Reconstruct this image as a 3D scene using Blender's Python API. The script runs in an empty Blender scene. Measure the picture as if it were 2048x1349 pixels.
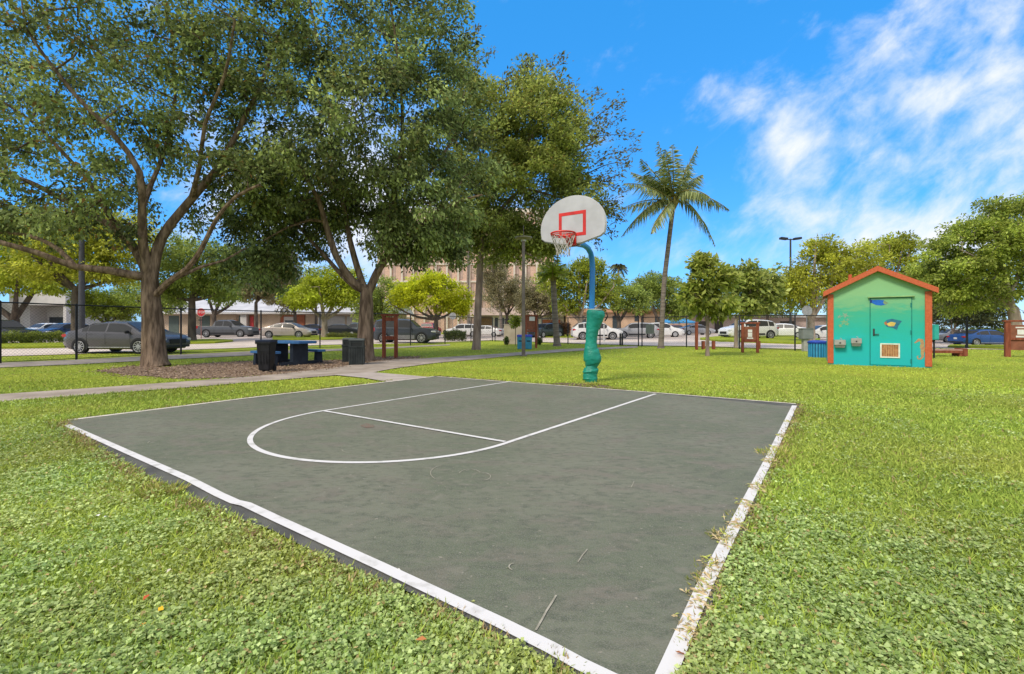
import bpy, bmesh, math, random
import numpy as np
from mathutils import Vector, Matrix, noise

SC = bpy.context.scene
COL = SC.collection
R = math.radians

# ------------------------------------------------------------------ camera, sky, sun, exposure
F, CX, HY, EYE = 918.0, 1024.0, 656.0, 1.17        # focal length / centre / horizon of the photograph (2048 px wide), eye height in m
cd = bpy.data.cameras.new('camera'); cam = bpy.data.objects.new('camera', cd); COL.objects.link(cam)
cam.location = (0, 0, EYE); cam.rotation_euler = (R(90), 0, 0)
cd.sensor_width = 36; cd.lens = F / 2048 * 36; cd.shift_y = (HY - 674.5) / 2048
cd.clip_start = 0.05; cd.clip_end = 2000
SC.camera = cam

SUN_EL, SUN_AZ = 48.0, 222.0     # elevation; azimuth clockwise from +Y: behind the camera's left shoulder
sd = bpy.data.lights.new('sun', 'SUN'); so = bpy.data.objects.new('sun', sd); COL.objects.link(so)
sd.energy = 2.3; sd.angle = R(12); sd.color = (1.0, 0.90, 0.76)
_sv = Vector((math.sin(R(SUN_AZ)) * math.cos(R(SUN_EL)), math.cos(R(SUN_AZ)) * math.cos(R(SUN_EL)), math.sin(R(SUN_EL))))
so.rotation_euler = _sv.to_track_quat('Z', 'Y').to_euler(); so.location = _sv * 60
SC.view_settings.view_transform = 'Standard'; SC.view_settings.look = 'None'
SC.view_settings.gamma = 1; SC.view_settings.exposure = 0.46

def world():
    w = bpy.data.worlds.new("World"); SC.world = w; w.use_nodes = True
    nt = w.node_tree; N = nt.nodes; L = nt.links; N.clear()
    def math_(op, a, b=None, c=None, clamp=False):
        n = N.new('ShaderNodeMath'); n.operation = op; n.use_clamp = clamp
        for i, v in enumerate((a, b, c)):
            if v is None: continue
            if isinstance(v, (int, float)): n.inputs[i].default_value = v
            else: L.new(v, n.inputs[i])
        return n.outputs[0]
    def sstep(v, lo, hi):
        n = N.new('ShaderNodeMapRange'); n.interpolation_type = 'SMOOTHSTEP'
        L.new(v, n.inputs['Value']); n.inputs['From Min'].default_value = lo; n.inputs['From Max'].default_value = hi
        return n.outputs['Result']
    sky = N.new('ShaderNodeTexSky'); sky.sky_type = 'NISHITA'; sky.sun_disc = False
    sky.sun_elevation = R(SUN_EL); sky.sun_rotation = R(SUN_AZ)
    sky.air_density = 1.0; sky.dust_density = 0.2; sky.ozone_density = 3.0
    hs = N.new('ShaderNodeHueSaturation'); hs.inputs['Hue'].default_value = 0.502
    hs.inputs['Saturation'].default_value = 1.16; hs.inputs['Value'].default_value = 1.50
    tn = N.new('ShaderNodeMixRGB'); tn.blend_type = 'MULTIPLY'; tn.inputs[0].default_value = 1; tn.inputs[2].default_value = (.74, .90, 1.12, 1)
    L.new(sky.outputs[0], tn.inputs[1]); L.new(tn.outputs[0], hs.inputs['Color'])
    ev = N.new('ShaderNodeMixRGB'); ev.inputs[0].default_value = .62; ev.inputs[2].default_value = (.20, 2.22, 5.3, 1); L.new(hs.outputs[0], ev.inputs[1])
    tc = N.new('ShaderNodeTexCoord'); sx = N.new('ShaderNodeSeparateXYZ'); L.new(tc.outputs['Generated'], sx.inputs[0])
    X, Y, Z = sx.outputs
    ay = math_('MAXIMUM', math_('ABSOLUTE', Y), 0.12)
    u = math_('DIVIDE', X, ay); v = math_('DIVIDE', Z, ay)
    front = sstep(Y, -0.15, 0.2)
    # clouds drawn out along a diagonal, as wind-blown cirrus and broken cumulus
    cs, sn = math.cos(R(38)), math.sin(R(38))
    s = math_('ADD', math_('MULTIPLY', u, cs), math_('MULTIPLY', v, sn))
    t = math_('SUBTRACT', math_('MULTIPLY', v, cs), math_('MULTIPLY', u, sn))
    def noise(sscale, tscale, detail, seed, rough=0.6, dist=0.0):
        c = N.new('ShaderNodeCombineXYZ')
        L.new(math_('MULTIPLY', s, sscale), c.inputs[0]); L.new(math_('MULTIPLY', t, tscale), c.inputs[1]); c.inputs[2].default_value = seed
        n = N.new('ShaderNodeTexNoise'); n.inputs['Scale'].default_value = 1.0; n.inputs['Detail'].default_value = detail
        n.inputs['Roughness'].default_value = rough; n.inputs['Distortion'].default_value = dist
        L.new(c.outputs[0], n.inputs['Vector']); return n.outputs[0]
    n1 = noise(5.6, 10.5, 8, 3.7, 0.6, 0.3); n2 = noise(11, 17, 5, 8.1, 0.6, 0.2)
    nz = math_('ADD', math_('MULTIPLY', n1, 0.72), math_('MULTIPLY', n2, 0.28))
    def blob(u0, v0, ru, rv, k):
        a = math_('POWER', math_('DIVIDE', math_('SUBTRACT', u, u0), ru), 2); b = math_('POWER', math_('DIVIDE', math_('SUBTRACT', v, v0), rv), 2)
        return math_('MULTIPLY', math_('EXPONENT', math_('MULTIPLY', math_('ADD', a, b), -1)), k)
    cov = math_('ADD', math_('MULTIPLY', sstep(u, 0.42, 0.8), 0.10), math_('MULTIPLY', sstep(u, 0.8, 1.2), 0.08))
    for b in ((0.52, 0.50, 0.09, 0.06, 0.2), (0.60, 0.40, 0.06, 0.07, 0.26), (0.77, 0.66, 0.12, 0.04, 0.12), (0.9, 0.5, 0.14, 0.06, 0.1), (0.64, 0.24, 0.12, 0.1, 0.16), (0.95, 0.20, 0.2, 0.06, 0.36), (1.1, 0.40, 0.12, 0.13, 0.10),
              (0.38, 0.15, 0.1, 0.06, 0.14), (0.58, 0.12, 0.12, 0.05, 0.2), (0.97, 0.56, 0.16, 0.09, 0.1), (0.76, 0.36, 0.16, 0.1, 0.1), (-0.55, 0.3, 0.2, 0.22, 0.3), (-0.3, 0.35, 0.14, 0.2, 0.25), (-0.1, 0.2, 0.3, 0.12, 0.3)):
        cov = math_('ADD', cov, blob(*b))
    cov = math_('ADD', math_('MULTIPLY', cov, front), math_('MULTIPLY', math_('SUBTRACT', 1.0, front), 0.40))  # unseen cloud behind the camera, added as neutral fill light
    cov = math_('ADD', cov, math_('MULTIPLY', sstep(Z, 0.62, 0.78), 0.5))  # invented cloud cover overhead, mostly out of view, for soft white fill
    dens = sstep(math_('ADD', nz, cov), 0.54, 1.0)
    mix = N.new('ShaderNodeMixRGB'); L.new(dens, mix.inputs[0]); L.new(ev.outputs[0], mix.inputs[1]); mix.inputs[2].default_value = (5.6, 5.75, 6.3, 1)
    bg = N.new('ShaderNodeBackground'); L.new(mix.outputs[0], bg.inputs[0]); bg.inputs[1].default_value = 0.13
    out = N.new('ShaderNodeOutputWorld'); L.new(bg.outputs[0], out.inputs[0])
world()

# ------------------------------------------------------------------ placing: photo pixel -> place on the terrain
def T(x, y):
    """height of the terrain: flat round the court, a few decimetres of fall and rise beyond the fence"""
    y0 = max(y, 1e-3); t = x / y0
    k = min(max((y - 20) / 22.0, 0), 1); k = k * k * (3 - 2 * k)
    g = float(np.interp(t, [-1.2, -0.8, -0.55, -0.3, -0.1, 0.3, 0.47, 0.62, 0.8, 1.0, 1.3], [0, 0, .22, .12, 0, .05, .25, .1, -.3, -.45, -.45]))
    return k * g
def gp(px, py):
    dx, dz = (px - CX) / F, (HY - py) / F
    y = EYE / max(-dz, 1e-4)
    for _ in range(12): y = (EYE - T(dx * y, y)) / max(-dz, 1e-4)
    return Vector((dx * y, y, T(dx * y, y)))
def at(px, py, y):                                   # pixel at a known distance
    return Vector(((px - CX) / F * y, y, EYE + (HY - py) / F * y))
def on(px, y):                                       # ground below that pixel column at distance y
    x = (px - CX) / F * y
    return Vector((x, y, T(x, y)))

# ------------------------------------------------------------------ object helpers
def tag(o, label=None, cat=None, group=None, kind=None):
    if label: o['label'] = label
    if cat: o['category'] = cat
    if group: o['group'] = group
    if kind: o['kind'] = kind
    return o
def empty(name, loc, label, cat, group=None, rz=0.0, sc=1.0):
    o = bpy.data.objects.new(name, None); COL.objects.link(o)
    o.location = loc; o.rotation_euler = (0, 0, rz); o.scale = (sc, sc, sc); o.empty_display_size = 0.2
    return tag(o, label, cat, group)
def link(name, me, parent=None):
    o = bpy.data.objects.new(name, me); COL.objects.link(o)
    if parent is not None: o.parent = parent
    return o
def dup(root, loc, rz=0.0, label=None, group=None, sc=None):
    def cp(o, par):
        c = o.copy(); COL.objects.link(c); c.parent = par
        for ch in kids(o): cp(ch, c)
        return c
    r = cp(root, None); r.location = loc; r.rotation_euler = (0, 0, rz)
    if sc: r.scale = (sc, sc, sc)
    if label: r['label'] = label
    if group: r['group'] = group
    return r
def kids(o): return [c for c in bpy.data.objects if c.parent == o]

class MB:
    """collects simple solids into one mesh"""
    def __init__(s): s.v = []; s.f = []; s.m = []; s.mi = 0
    def add(s, vs, fs):
        b = len(s.v); s.v += [tuple(v) for v in vs]; s.f += [tuple(b + i for i in f) for f in fs]; s.m += [s.mi] * len(fs)
    def box(s, c, d, rz=0.0, mat=None, taper=1.0):
        hx, hy, hz = d[0] / 2, d[1] / 2, d[2] / 2
        vs = []
        for z, k in ((-hz, 1), (hz, taper)):
            for x, y in ((-hx, -hy), (hx, -hy), (hx, hy), (-hx, hy)): vs.append(Vector((x * k, y * k, z)))
        M = mat if mat is not None else Matrix.Rotation(rz, 3, 'Z')
        vs = [M @ v + Vector(c) for v in vs]
        s.add(vs, [(3, 2, 1, 0), (4, 5, 6, 7), (0, 1, 5, 4), (1, 2, 6, 5), (2, 3, 7, 6), (3, 0, 4, 7)]); return s
    def bar(s, a, b, w, h=None, up=(0, 0, 1)):
        a, b = Vector(a), Vector(b); h = h or w; d = (b - a); l = d.length; d.normalize()
        x = d.cross(Vector(up))
        if x.length < 1e-4: x = d.cross(Vector((1, 0, 0)))
        x.normalize(); z = x.cross(d); M = Matrix((x, d, z)).transposed()
        return s.box((a + b) / 2, (w, l, h), mat=M)
    def tube(s, pts, rad, n=10, caps=True):
        pts = [Vector(p) for p in pts]
        if isinstance(rad, (int, float)): rad = [rad] * len(pts)
        b = len(s.v); ref = None; k = len(pts)
        for i, p in enumerate(pts):
            d = (pts[min(i + 1, k - 1)] - pts[max(i - 1, 0)]).normalized()
            if ref is None: ref = d.orthogonal().normalized()
            ref = (ref - d * ref.dot(d)); ref = ref.normalized() if ref.length > 1e-5 else d.orthogonal().normalized()
            q = d.cross(ref)
            for j in range(n):
                a = 2 * math.pi * j / n
                s.v.append(tuple(p + (ref * math.cos(a) + q * math.sin(a)) * rad[i]))
        for i in range(k - 1):
            for j in range(n):
                s.f.append((b + i * n + j, b + i * n + (j + 1) % n, b + (i + 1) * n + (j + 1) % n, b + (i + 1) * n + j)); s.m.append(s.mi)
        if caps:
            s.f.append(tuple(b + j for j in range(n - 1, -1, -1))); s.f.append(tuple(b + (k - 1) * n + j for j in range(n))); s.m += [s.mi] * 2
        return s
    def cyl(s, c, r, h, n=20, axis=(0, 0, 1), r2=None):
        a = Vector(axis).normalized(); c = Vector(c)
        return s.tube([c - a * h / 2, c + a * h / 2], [r, r if r2 is None else r2], n)
    def prism(s, pts, off):                            # polygon pts (3D) extruded by off
        n = len(pts); off = Vector(off); vs = [Vector(p) for p in pts] + [Vector(p) + off for p in pts]
        s.add(vs, [tuple(range(n)), tuple(range(2 * n - 1, n - 1, -1))] + [(i, i + n, (i + 1) % n + n, (i + 1) % n) for i in range(n)]); return s
    def build(s, name, mat, parent=None, smooth=False, bevel=0.0, fix=True):
        me = bpy.data.meshes.new(name); me.from_pydata(s.v, [], s.f)
        mats = mat if isinstance(mat, (list, tuple)) else [mat]
        for m in mats: me.materials.append(m)
        if len(mats) > 1: me.polygons.foreach_set('material_index', s.m)
        if fix:
            bm = bmesh.new(); bm.from_mesh(me); bmesh.ops.recalc_face_normals(bm, faces=bm.faces)
            if bevel > 0:
                bmesh.ops.bevel(bm, geom=[e for e in bm.edges if e.calc_face_angle(0) > 0.6], offset=bevel, segments=2, affect='EDGES', clamp_overlap=True)
            bm.to_mesh(me); bm.free()
        if smooth:
            me.polygons.foreach_set('use_smooth', [True] * len(me.polygons)); me.set_sharp_from_angle(angle=R(38))
        me.update(); return link(name, me, parent)

# ------------------------------------------------------------------ materials
MATS = {}
def mat(name, col, rough=0.7, spec=0.3, metal=0.0, var=0.12, scale=6.0, bump=0.0, bscale=40.0, coat=0.0, col2=None, stretch=None, detail=5, dist=0.0, lo=.38, hi=.64):
    if name in MATS: return MATS[name]
    m = bpy.data.materials.new(name); m.use_nodes = True; nt = m.node_tree; N, L = nt.nodes, nt.links
    b = N['Principled BSDF']; b.inputs['Roughness'].default_value = rough; b.inputs['Specular IOR Level'].default_value = spec
    b.inputs['Metallic'].default_value = metal; b.inputs['Coat Weight'].default_value = coat; b.inputs['Coat Roughness'].default_value = 0.08
    tc = N.new('ShaderNodeTexCoord'); vec = tc.outputs['Object']
    if stretch:
        mp = N.new('ShaderNodeMapping'); mp.inputs['Scale'].default_value = stretch; L.new(vec, mp.inputs[0]); vec = mp.outputs[0]
    if var > 0 or col2:
        n = N.new('ShaderNodeTexNoise'); n.inputs['Scale'].default_value = scale; n.inputs['Detail'].default_value = detail; n.inputs['Distortion'].default_value = dist
        L.new(vec, n.inputs['Vector'])
        rp = N.new('ShaderNodeMapRange'); rp.inputs['From Min'].default_value = lo; rp.inputs['From Max'].default_value = hi; L.new(n.outputs[0], rp.inputs['Value'])
        mx = N.new('ShaderNodeMixRGB'); L.new(rp.outputs[0], mx.inputs[0])
        c2 = col2 or tuple(min(1, c * (1 + var)) for c in col); c1 = col if col2 else tuple(c * (1 - var) for c in col)
        mx.inputs[1].default_value = (*c1, 1); mx.inputs[2].default_value = (*c2, 1)
        L.new(mx.outputs[0], b.inputs['Base Color'])
    else: b.inputs['Base Color'].default_value = (*col, 1)
    if bump > 0:
        n2 = N.new('ShaderNodeTexNoise'); n2.inputs['Scale'].default_value = bscale; n2.inputs['Detail'].default_value = 6; L.new(vec, n2.inputs['Vector'])
        bp = N.new('ShaderNodeBump'); bp.inputs['Strength'].default_value = 1.0; bp.inputs['Distance'].default_value = bump
        L.new(n2.outputs[0], bp.inputs['Height']); L.new(bp.outputs[0], b.inputs['Normal'])
    MATS[name] = m; return m
def leafmat(name, trans=0.42, rough=0.45, spec=0.22):
    if name in MATS: return MATS[name]
    m = bpy.data.materials.new(name); m.use_nodes = True; nt = m.node_tree; N, L = nt.nodes, nt.links
    b = N['Principled BSDF']; b.inputs['Roughness'].default_value = rough; b.inputs['Specular IOR Level'].default_value = spec
    a = N.new('ShaderNodeAttribute'); a.attribute_name = 'tint'; L.new(a.outputs['Color'], b.inputs['Base Color'])
    t = N.new('ShaderNodeBsdfTranslucent'); hs = N.new('ShaderNodeHueSaturation'); hs.inputs['Value'].default_value = 1.5; hs.inputs['Hue'].default_value = 0.485
    L.new(a.outputs['Color'], hs.inputs['Color']); L.new(hs.outputs[0], t.inputs['Color'])
    mx = N.new('ShaderNodeMixShader'); mx.inputs[0].default_value = trans; L.new(b.outputs[0], mx.inputs[1]); L.new(t.outputs[0], mx.inputs[2])
    L.new(mx.outputs[0], N['Material Output'].inputs['Surface']); MATS[name] = m; return m

def unit(a): return a / np.maximum(np.linalg.norm(a, axis=1, keepdims=True), 1e-9)
def leaves(name, P, D, Nn, Ln, Wd, Cc, material, parent=None, fold=0.12, wide=0.45, extra=None):
    """many leaf-sized faces; extra = (verts, faces, material) of twigs that belong to the same part"""
    n = len(P); D = unit(D); S = unit(np.cross(D, Nn)); U = np.cross(S, D)
    Ln = Ln[:, None]; Wd = Wd[:, None]
    V = np.empty((n, 4, 3), np.float32)
    V[:, 0] = P; V[:, 2] = P + D * Ln - U * Ln * fold
    mid = P + D * Ln * wide + U * Ln * fold * .6
    V[:, 1] = mid + S * Wd * .5; V[:, 3] = mid - S * Wd * .5
    V = V.reshape(-1, 3); nv = len(V); nf = n
    faces = np.arange(nv, dtype=np.int32); starts = np.arange(0, nv, 4, dtype=np.int32)
    tint = np.repeat(np.concatenate([Cc, np.ones((n, 1))], 1), 4, axis=0).astype(np.float32)
    mi = np.zeros(n, np.int32)
    if extra is not None and len(extra[0]):
        ev = np.asarray(extra[0], np.float32); ef = np.asarray(extra[1], np.int32)
        faces = np.concatenate([faces, (ef + nv).ravel()]); starts = np.concatenate([starts, nv + 4 * np.arange(len(ef), dtype=np.int32)])
        V = np.concatenate([V, ev]); tint = np.concatenate([tint, np.ones((len(ev), 4), np.float32)]); mi = np.concatenate([mi, np.ones(len(ef), np.int32)]); nf += len(ef)
    me = bpy.data.meshes.new(name); me.vertices.add(len(V)); me.vertices.foreach_set('co', V.ravel())
    me.loops.add(len(faces)); me.loops.foreach_set('vertex_index', faces)
    me.polygons.add(nf); me.polygons.foreach_set('loop_start', starts)
    me.materials.append(material)
    if extra is not None and len(extra[0]): me.materials.append(extra[2]); me.polygons.foreach_set('material_index', mi)
    at_ = me.attributes.new('tint', 'FLOAT_COLOR', 'POINT'); at_.data.foreach_set('color', tint.ravel())
    me.update(calc_edges=True); me.validate()
    return link(name, me, parent)
# ------------------------------------------------------------------ the setting: ground, paths, road, court
def inpoly(x, y, poly):
    poly = np.asarray(poly); r = np.zeros(x.shape, bool); j = len(poly) - 1
    for i in range(len(poly)):
        xi, yi = poly[i]; xj, yj = poly[j]
        c = ((yi > y) != (yj > y)) & (x < (xj - xi) * (y - yi) / (yj - yi + 1e-12) + xi); r ^= c; j = i
    return r
def poly_dist(x, y, poly, closed=True):
    poly = np.asarray(poly); d = np.full(x.shape, 1e9); n = len(poly)
    for i in range(n if closed else n - 1):
        a, b = poly[i], poly[(i + 1) % n]; ab = b - a; t = np.clip(((x - a[0]) * ab[0] + (y - a[1]) * ab[1]) / (ab @ ab + 1e-12), 0, 1)
        d = np.minimum(d, np.hypot(x - a[0] - t * ab[0], y - a[1] - t * ab[1]))
    return d
def gpl(*pts): return [gp(*p) for p in pts]
def xy(ps): return [(p.x, p.y) for p in ps]
def strip(name, near, far, off, material, kind='structure', step=0.8, thick=0.0):
    """a sheet between two edge lines (lists of points), draped on the terrain"""
    vs, fs = [], []
    rows = []
    for i in range(len(near) - 1):
        a0, a1, b0, b1 = near[i], near[i + 1], far[i], far[i + 1]
        n = max(1, int(max((a1 - a0).length, (b1 - b0).length) / step))
        for k in range(n + (1 if i == len(near) - 2 else 0)): rows.append((a0.lerp(a1, k / n), b0.lerp(b1, k / n)))
    m = max(1, int(max((a - b).length for a, b in rows) / (step * 1.5)))
    for a, b in rows:
        for j in range(m + 1):
            p = a.lerp(b, j / m); vs.append((p.x, p.y, T(p.x, p.y) + off))
    for i in range(len(rows) - 1):
        for j in range(m): fs.append((i * (m + 1) + j, (i + 1) * (m + 1) + j, (i + 1) * (m + 1) + j + 1, i * (m + 1) + j + 1))
    if thick:                                           # kerb face down to the ground all round
        ring = [i * (m + 1) for i in range(len(rows))] + [(len(rows) - 1) * (m + 1) + j for j in range(1, m + 1)] + [i * (m + 1) + m for i in range(len(rows) - 2, -1, -1)] + [j for j in range(m - 1, 0, -1)]
        b0 = len(vs); vs += [(vs[i][0], vs[i][1], vs[i][2] - thick) for i in ring]
        fs += [(ring[k], b0 + k, b0 + (k + 1) % len(ring), ring[(k + 1) % len(ring)]) for k in range(len(ring))]
    me = bpy.data.meshes.new(name); me.from_pydata(vs, [], fs); me.materials.append(material)
    bm = bmesh.new(); bm.from_mesh(me); bmesh.ops.recalc_face_normals(bm, faces=bm.faces)
    up = sum(f.normal.z for f in bm.faces)
    if up < 0: bmesh.ops.reverse_faces(bm, faces=bm.faces)
    bm.to_mesh(me); bm.free()
    return tag(link(name, me), kind=kind)

# ground material: turf with patches of clover, dry and bare spots
def turf_mat():
    m = bpy.data.materials.new('turf'); m.use_nodes = True; nt = m.node_tree; N, L = nt.nodes, nt.links; b = N['Principled BSDF']
    b.inputs['Roughness'].default_value = 0.9; b.inputs['Specular IOR Level'].default_value = 0.1
    tc = N.new('ShaderNodeTexCoord')
    def nz(sc, det, lo, hi, rough=.55):
        n = N.new('ShaderNodeTexNoise'); n.inputs['Scale'].default_value = sc; n.inputs['Detail'].default_value = det; n.inputs['Roughness'].default_value = rough; L.new(tc.outputs['Object'], n.inputs['Vector'])
        r = N.new('ShaderNodeMapRange'); r.inputs['From Min'].default_value = lo; r.inputs['From Max'].default_value = hi; L.new(n.outputs[0], r.inputs['Value']); return r.outputs[0]
    def mix(f, a, c):
        x = N.new('ShaderNodeMixRGB'); L.new(f, x.inputs[0])
        for i, v in ((1, a), (2, c)):
            if isinstance(v, tuple): x.inputs[i].default_value = (*v, 1)
            else: L.new(v, x.inputs[i])
        return x.outputs[0]
    c = mix(nz(0.35, 4, .4, .62), (.26, .335, .034), (.39, .44, .05))
    c = mix(nz(1.7, 5, .48, .72), c, (.33, .33, .05))
    c = mix(nz(9, 6, .5, .75), c, (.15, .20, .012))
    c = mix(nz(60, 4, .52, .8), c, (.10, .14, .01))
    L.new(c, b.inputs['Base Color'])
    n = N.new('ShaderNodeTexNoise'); n.inputs['Scale'].default_value = 45; n.inputs['Detail'].default_value = 6; L.new(tc.outputs['Object'], n.inputs['Vector'])
    bp = N.new('ShaderNodeBump'); bp.inputs['Distance'].default_value = 0.03; L.new(n.outputs[0], bp.inputs['Height']); L.new(bp.outputs[0], b.inputs['Normal'])
    return m
TURF = turf_mat()
def ground():
    xs = np.concatenate([[-900, -400, -200], np.arange(-110, 110.1, 1.1), [200, 400, 900]])
    ys = np.concatenate([[-300, -60, -20, -8], np.arange(-4, 70.1, 0.9), [80, 100, 140, 220, 400, 900]])
    vs = [(x, y, T(x, y)) for y in ys for x in xs]; n = len(xs)
    fs = [(j * n + i, j * n + i + 1, (j + 1) * n + i + 1, (j + 1) * n + i) for j in range(len(ys) - 1) for i in range(n - 1)]
    me = bpy.data.meshes.new('ground'); me.from_pydata(vs, [], fs); me.materials.append(TURF)
    tag(link('ground', me), kind='structure')
ground()

CONC = mat('path_concrete', (.29, .24, .195), .9, .2, var=.0, col2=(.42, .355, .295), scale=1.6, bump=.004, bscale=60, detail=8)
CONC2 = mat('road_concrete', (.54, .455, .385), .9, .2, col2=(.66, .57, .49), scale=.5, detail=8)
ASPH = mat('lot_asphalt', (.40, .335, .29), .9, .2, col2=(.50, .425, .37), scale=.25, detail=8)
pm = [(-420, 838, 872), (-160, 806, 828), (0, 790.5, 806), (200, 777, 790), (400, 762.5, 775), (540, 751.5, 763), (660, 738, 753), (740, 725.5, 747.5), (790, 720.5, 738), (870, 716.5, 727.5), (950, 711.8, 720), (1040, 705.5, 711.5), (1130, 699, 704.5), (1190, 696.6, 700.6), (1275, 692.6, 696.2)]
P_NEAR = gpl(*[(x, b) for x, a, b in pm]); P_FAR = gpl(*[(x, a) for x, a, b in pm])
strip('footpath', P_NEAR, P_FAR, .018, CONC)
SPUR = gpl((664, 752), (742, 746.5), (800, 751), (872, 757.5), (775, 766), (726, 757.5))
strip('footpath_spur', [gp(664, 751.5), gp(726, 757.5), gp(776, 766)], [gp(742, 746.3), gp(800, 751), gp(874, 757.5)], .023, mat('spur_concrete', (.36, .31, .275), .9, .2, col2=(.46, .4, .355), scale=2, detail=8))
sm = [(-300, 750, 772), (-120, 733, 748), (0, 727, 736.5), (153, 720.5, 730), (330, 711.5, 720.5), (500, 703.5, 712), (660, 699, 703.2), (780, 695, 698), (900, 689.5, 691.5)]
S_NEAR = gpl(*[(x, b) for x, a, b in sm]); S_FAR = gpl(*[(x, a) for x, a, b in sm])
strip('fence_sidewalk', S_NEAR, S_FAR, .018, CONC)
lm = [(-420, 742), (-120, 722), (0, 714), (150, 709.5), (330, 702), (480, 697), (640, 691), (800, 688), (985, 681), (1084, 685), (1136, 687), (1240, 691), (1373, 693), (1480, 696), (1600, 699), (1750, 699), (1880, 698), (2100, 702), (2350, 704)]
L_NEAR = gpl(*lm); L_FAR = [on(px, 78) for px, _ in lm]
strip('parking_lot', L_NEAR, L_FAR, .02, ASPH, step=2.0)
rd = [(-420, 742), (-120, 722), (0, 714), (150, 709.5), (330, 702), (480, 697), (640, 691), (800, 688), (985, 681)]
strip('driveway', gpl(*rd), gpl((-420, 716), (-120, 707), (0, 701), (150, 698), (330, 692.5), (480, 686), (640, 685), (800, 682), (985, 677.5)), .026, CONC2)
rr = [(1084, 685), (1136, 687), (1240, 691), (1373, 693), (1480, 696), (1600, 699), (1750, 699), (1880, 698), (2100, 702), (2350, 704)]
strip('park_road', gpl(*rr), gpl((1084, 678), (1136, 678), (1240, 680), (1373, 680), (1480, 687), (1600, 690), (1750, 689), (1880, 690), (2100, 694), (2350, 697)), .026, CONC2)
ISL = mat('island_turf', (.22, .29, .022), .9, .1, col2=(.36, .40, .035), scale=3, bump=.05, bscale=30, detail=8)
for nm, near, far in (('grass_island', [(-420, 711), (0, 699), (130, 697)], [(-420, 700), (0, 690), (125, 689)]),
                      ('grass_island', [(330, 690.5), (430, 688), (466, 684.5)], [(330, 683), (430, 681), (466, 683)]),
                      ('grass_island', [(545, 681.5), (650, 681), (725, 679.5)], [(545, 674), (650, 673.5), (725, 673)]),
                      ('grass_island', [(1090, 676), (1160, 676.5), (1240, 675)], [(1090, 671.5), (1160, 671.5), (1240, 672)]),
                      ('grass_island', [(1400, 680.5), (1440, 685), (1590, 689.5), (1640, 690)], [(1400, 678.5), (1440, 675), (1590, 673), (1640, 673)]),
                      ('grass_island', [(1895, 696), (2012, 700), (2200, 704)], [(1900, 692), (2012, 693), (2200, 697)])):
    strip(nm, gpl(*near), gpl(*far), .13, ISL, thick=.13)

# mulch bed under the two oaks
MULCH_PX = [(192, 743), (258, 733.5), (330, 735), (420, 727), (520, 722), (640, 722), (700, 720), (760, 714.5), (838, 714), (836, 718), (790, 720.5), (740, 725.5), (660, 738), (540, 751), (470, 756), (380, 759), (300, 755), (240, 750)]
MULCH = gpl(*MULCH_PX)
MULM = mat('mulch', (.20, .14, .095), .95, .1, col2=(.34, .25, .18), scale=7, bump=.03, bscale=25, detail=9)
def flat_poly(name, pts, off, material, kind='structure', sub=0.5, jag=0.0, seed=1):
    rng = random.Random(seed); out = []
    for i, p in enumerate(pts):
        q = pts[(i + 1) % len(pts)]; n = max(1, int((q - p).length / sub))
        for k in range(n):
            v = p.lerp(q, k / n); out.append((v.x + rng.uniform(-jag, jag), v.y + rng.uniform(-jag, jag), T(v.x, v.y) + off))
    bm = bmesh.new(); bv = [bm.verts.new(v) for v in out]; bm.faces.new(bv); bmesh.ops.triangulate(bm, faces=bm.faces[:])
    if sum(f.normal.z for f in bm.faces) < 0: bmesh.ops.reverse_faces(bm, faces=bm.faces[:])
    me = bpy.data.meshes.new(name); bm.to_mesh(me); bm.free(); me.materials.append(material); return tag(link(name, me), kind=kind)
flat_poly('mulch_bed', MULCH, .012, MULM, jag=.1)
flat_poly('bare_soil', gpl((1085, 772), (1120, 766), (1165, 767), (1215, 772), (1235, 777), (1190, 783), (1140, 777)), .006, mat('soil', (.11, .08, .055), .95, .1, col2=(.19, .15, .09), scale=9, bump=.02, detail=8), jag=.06, sub=.15, seed=3)

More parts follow.
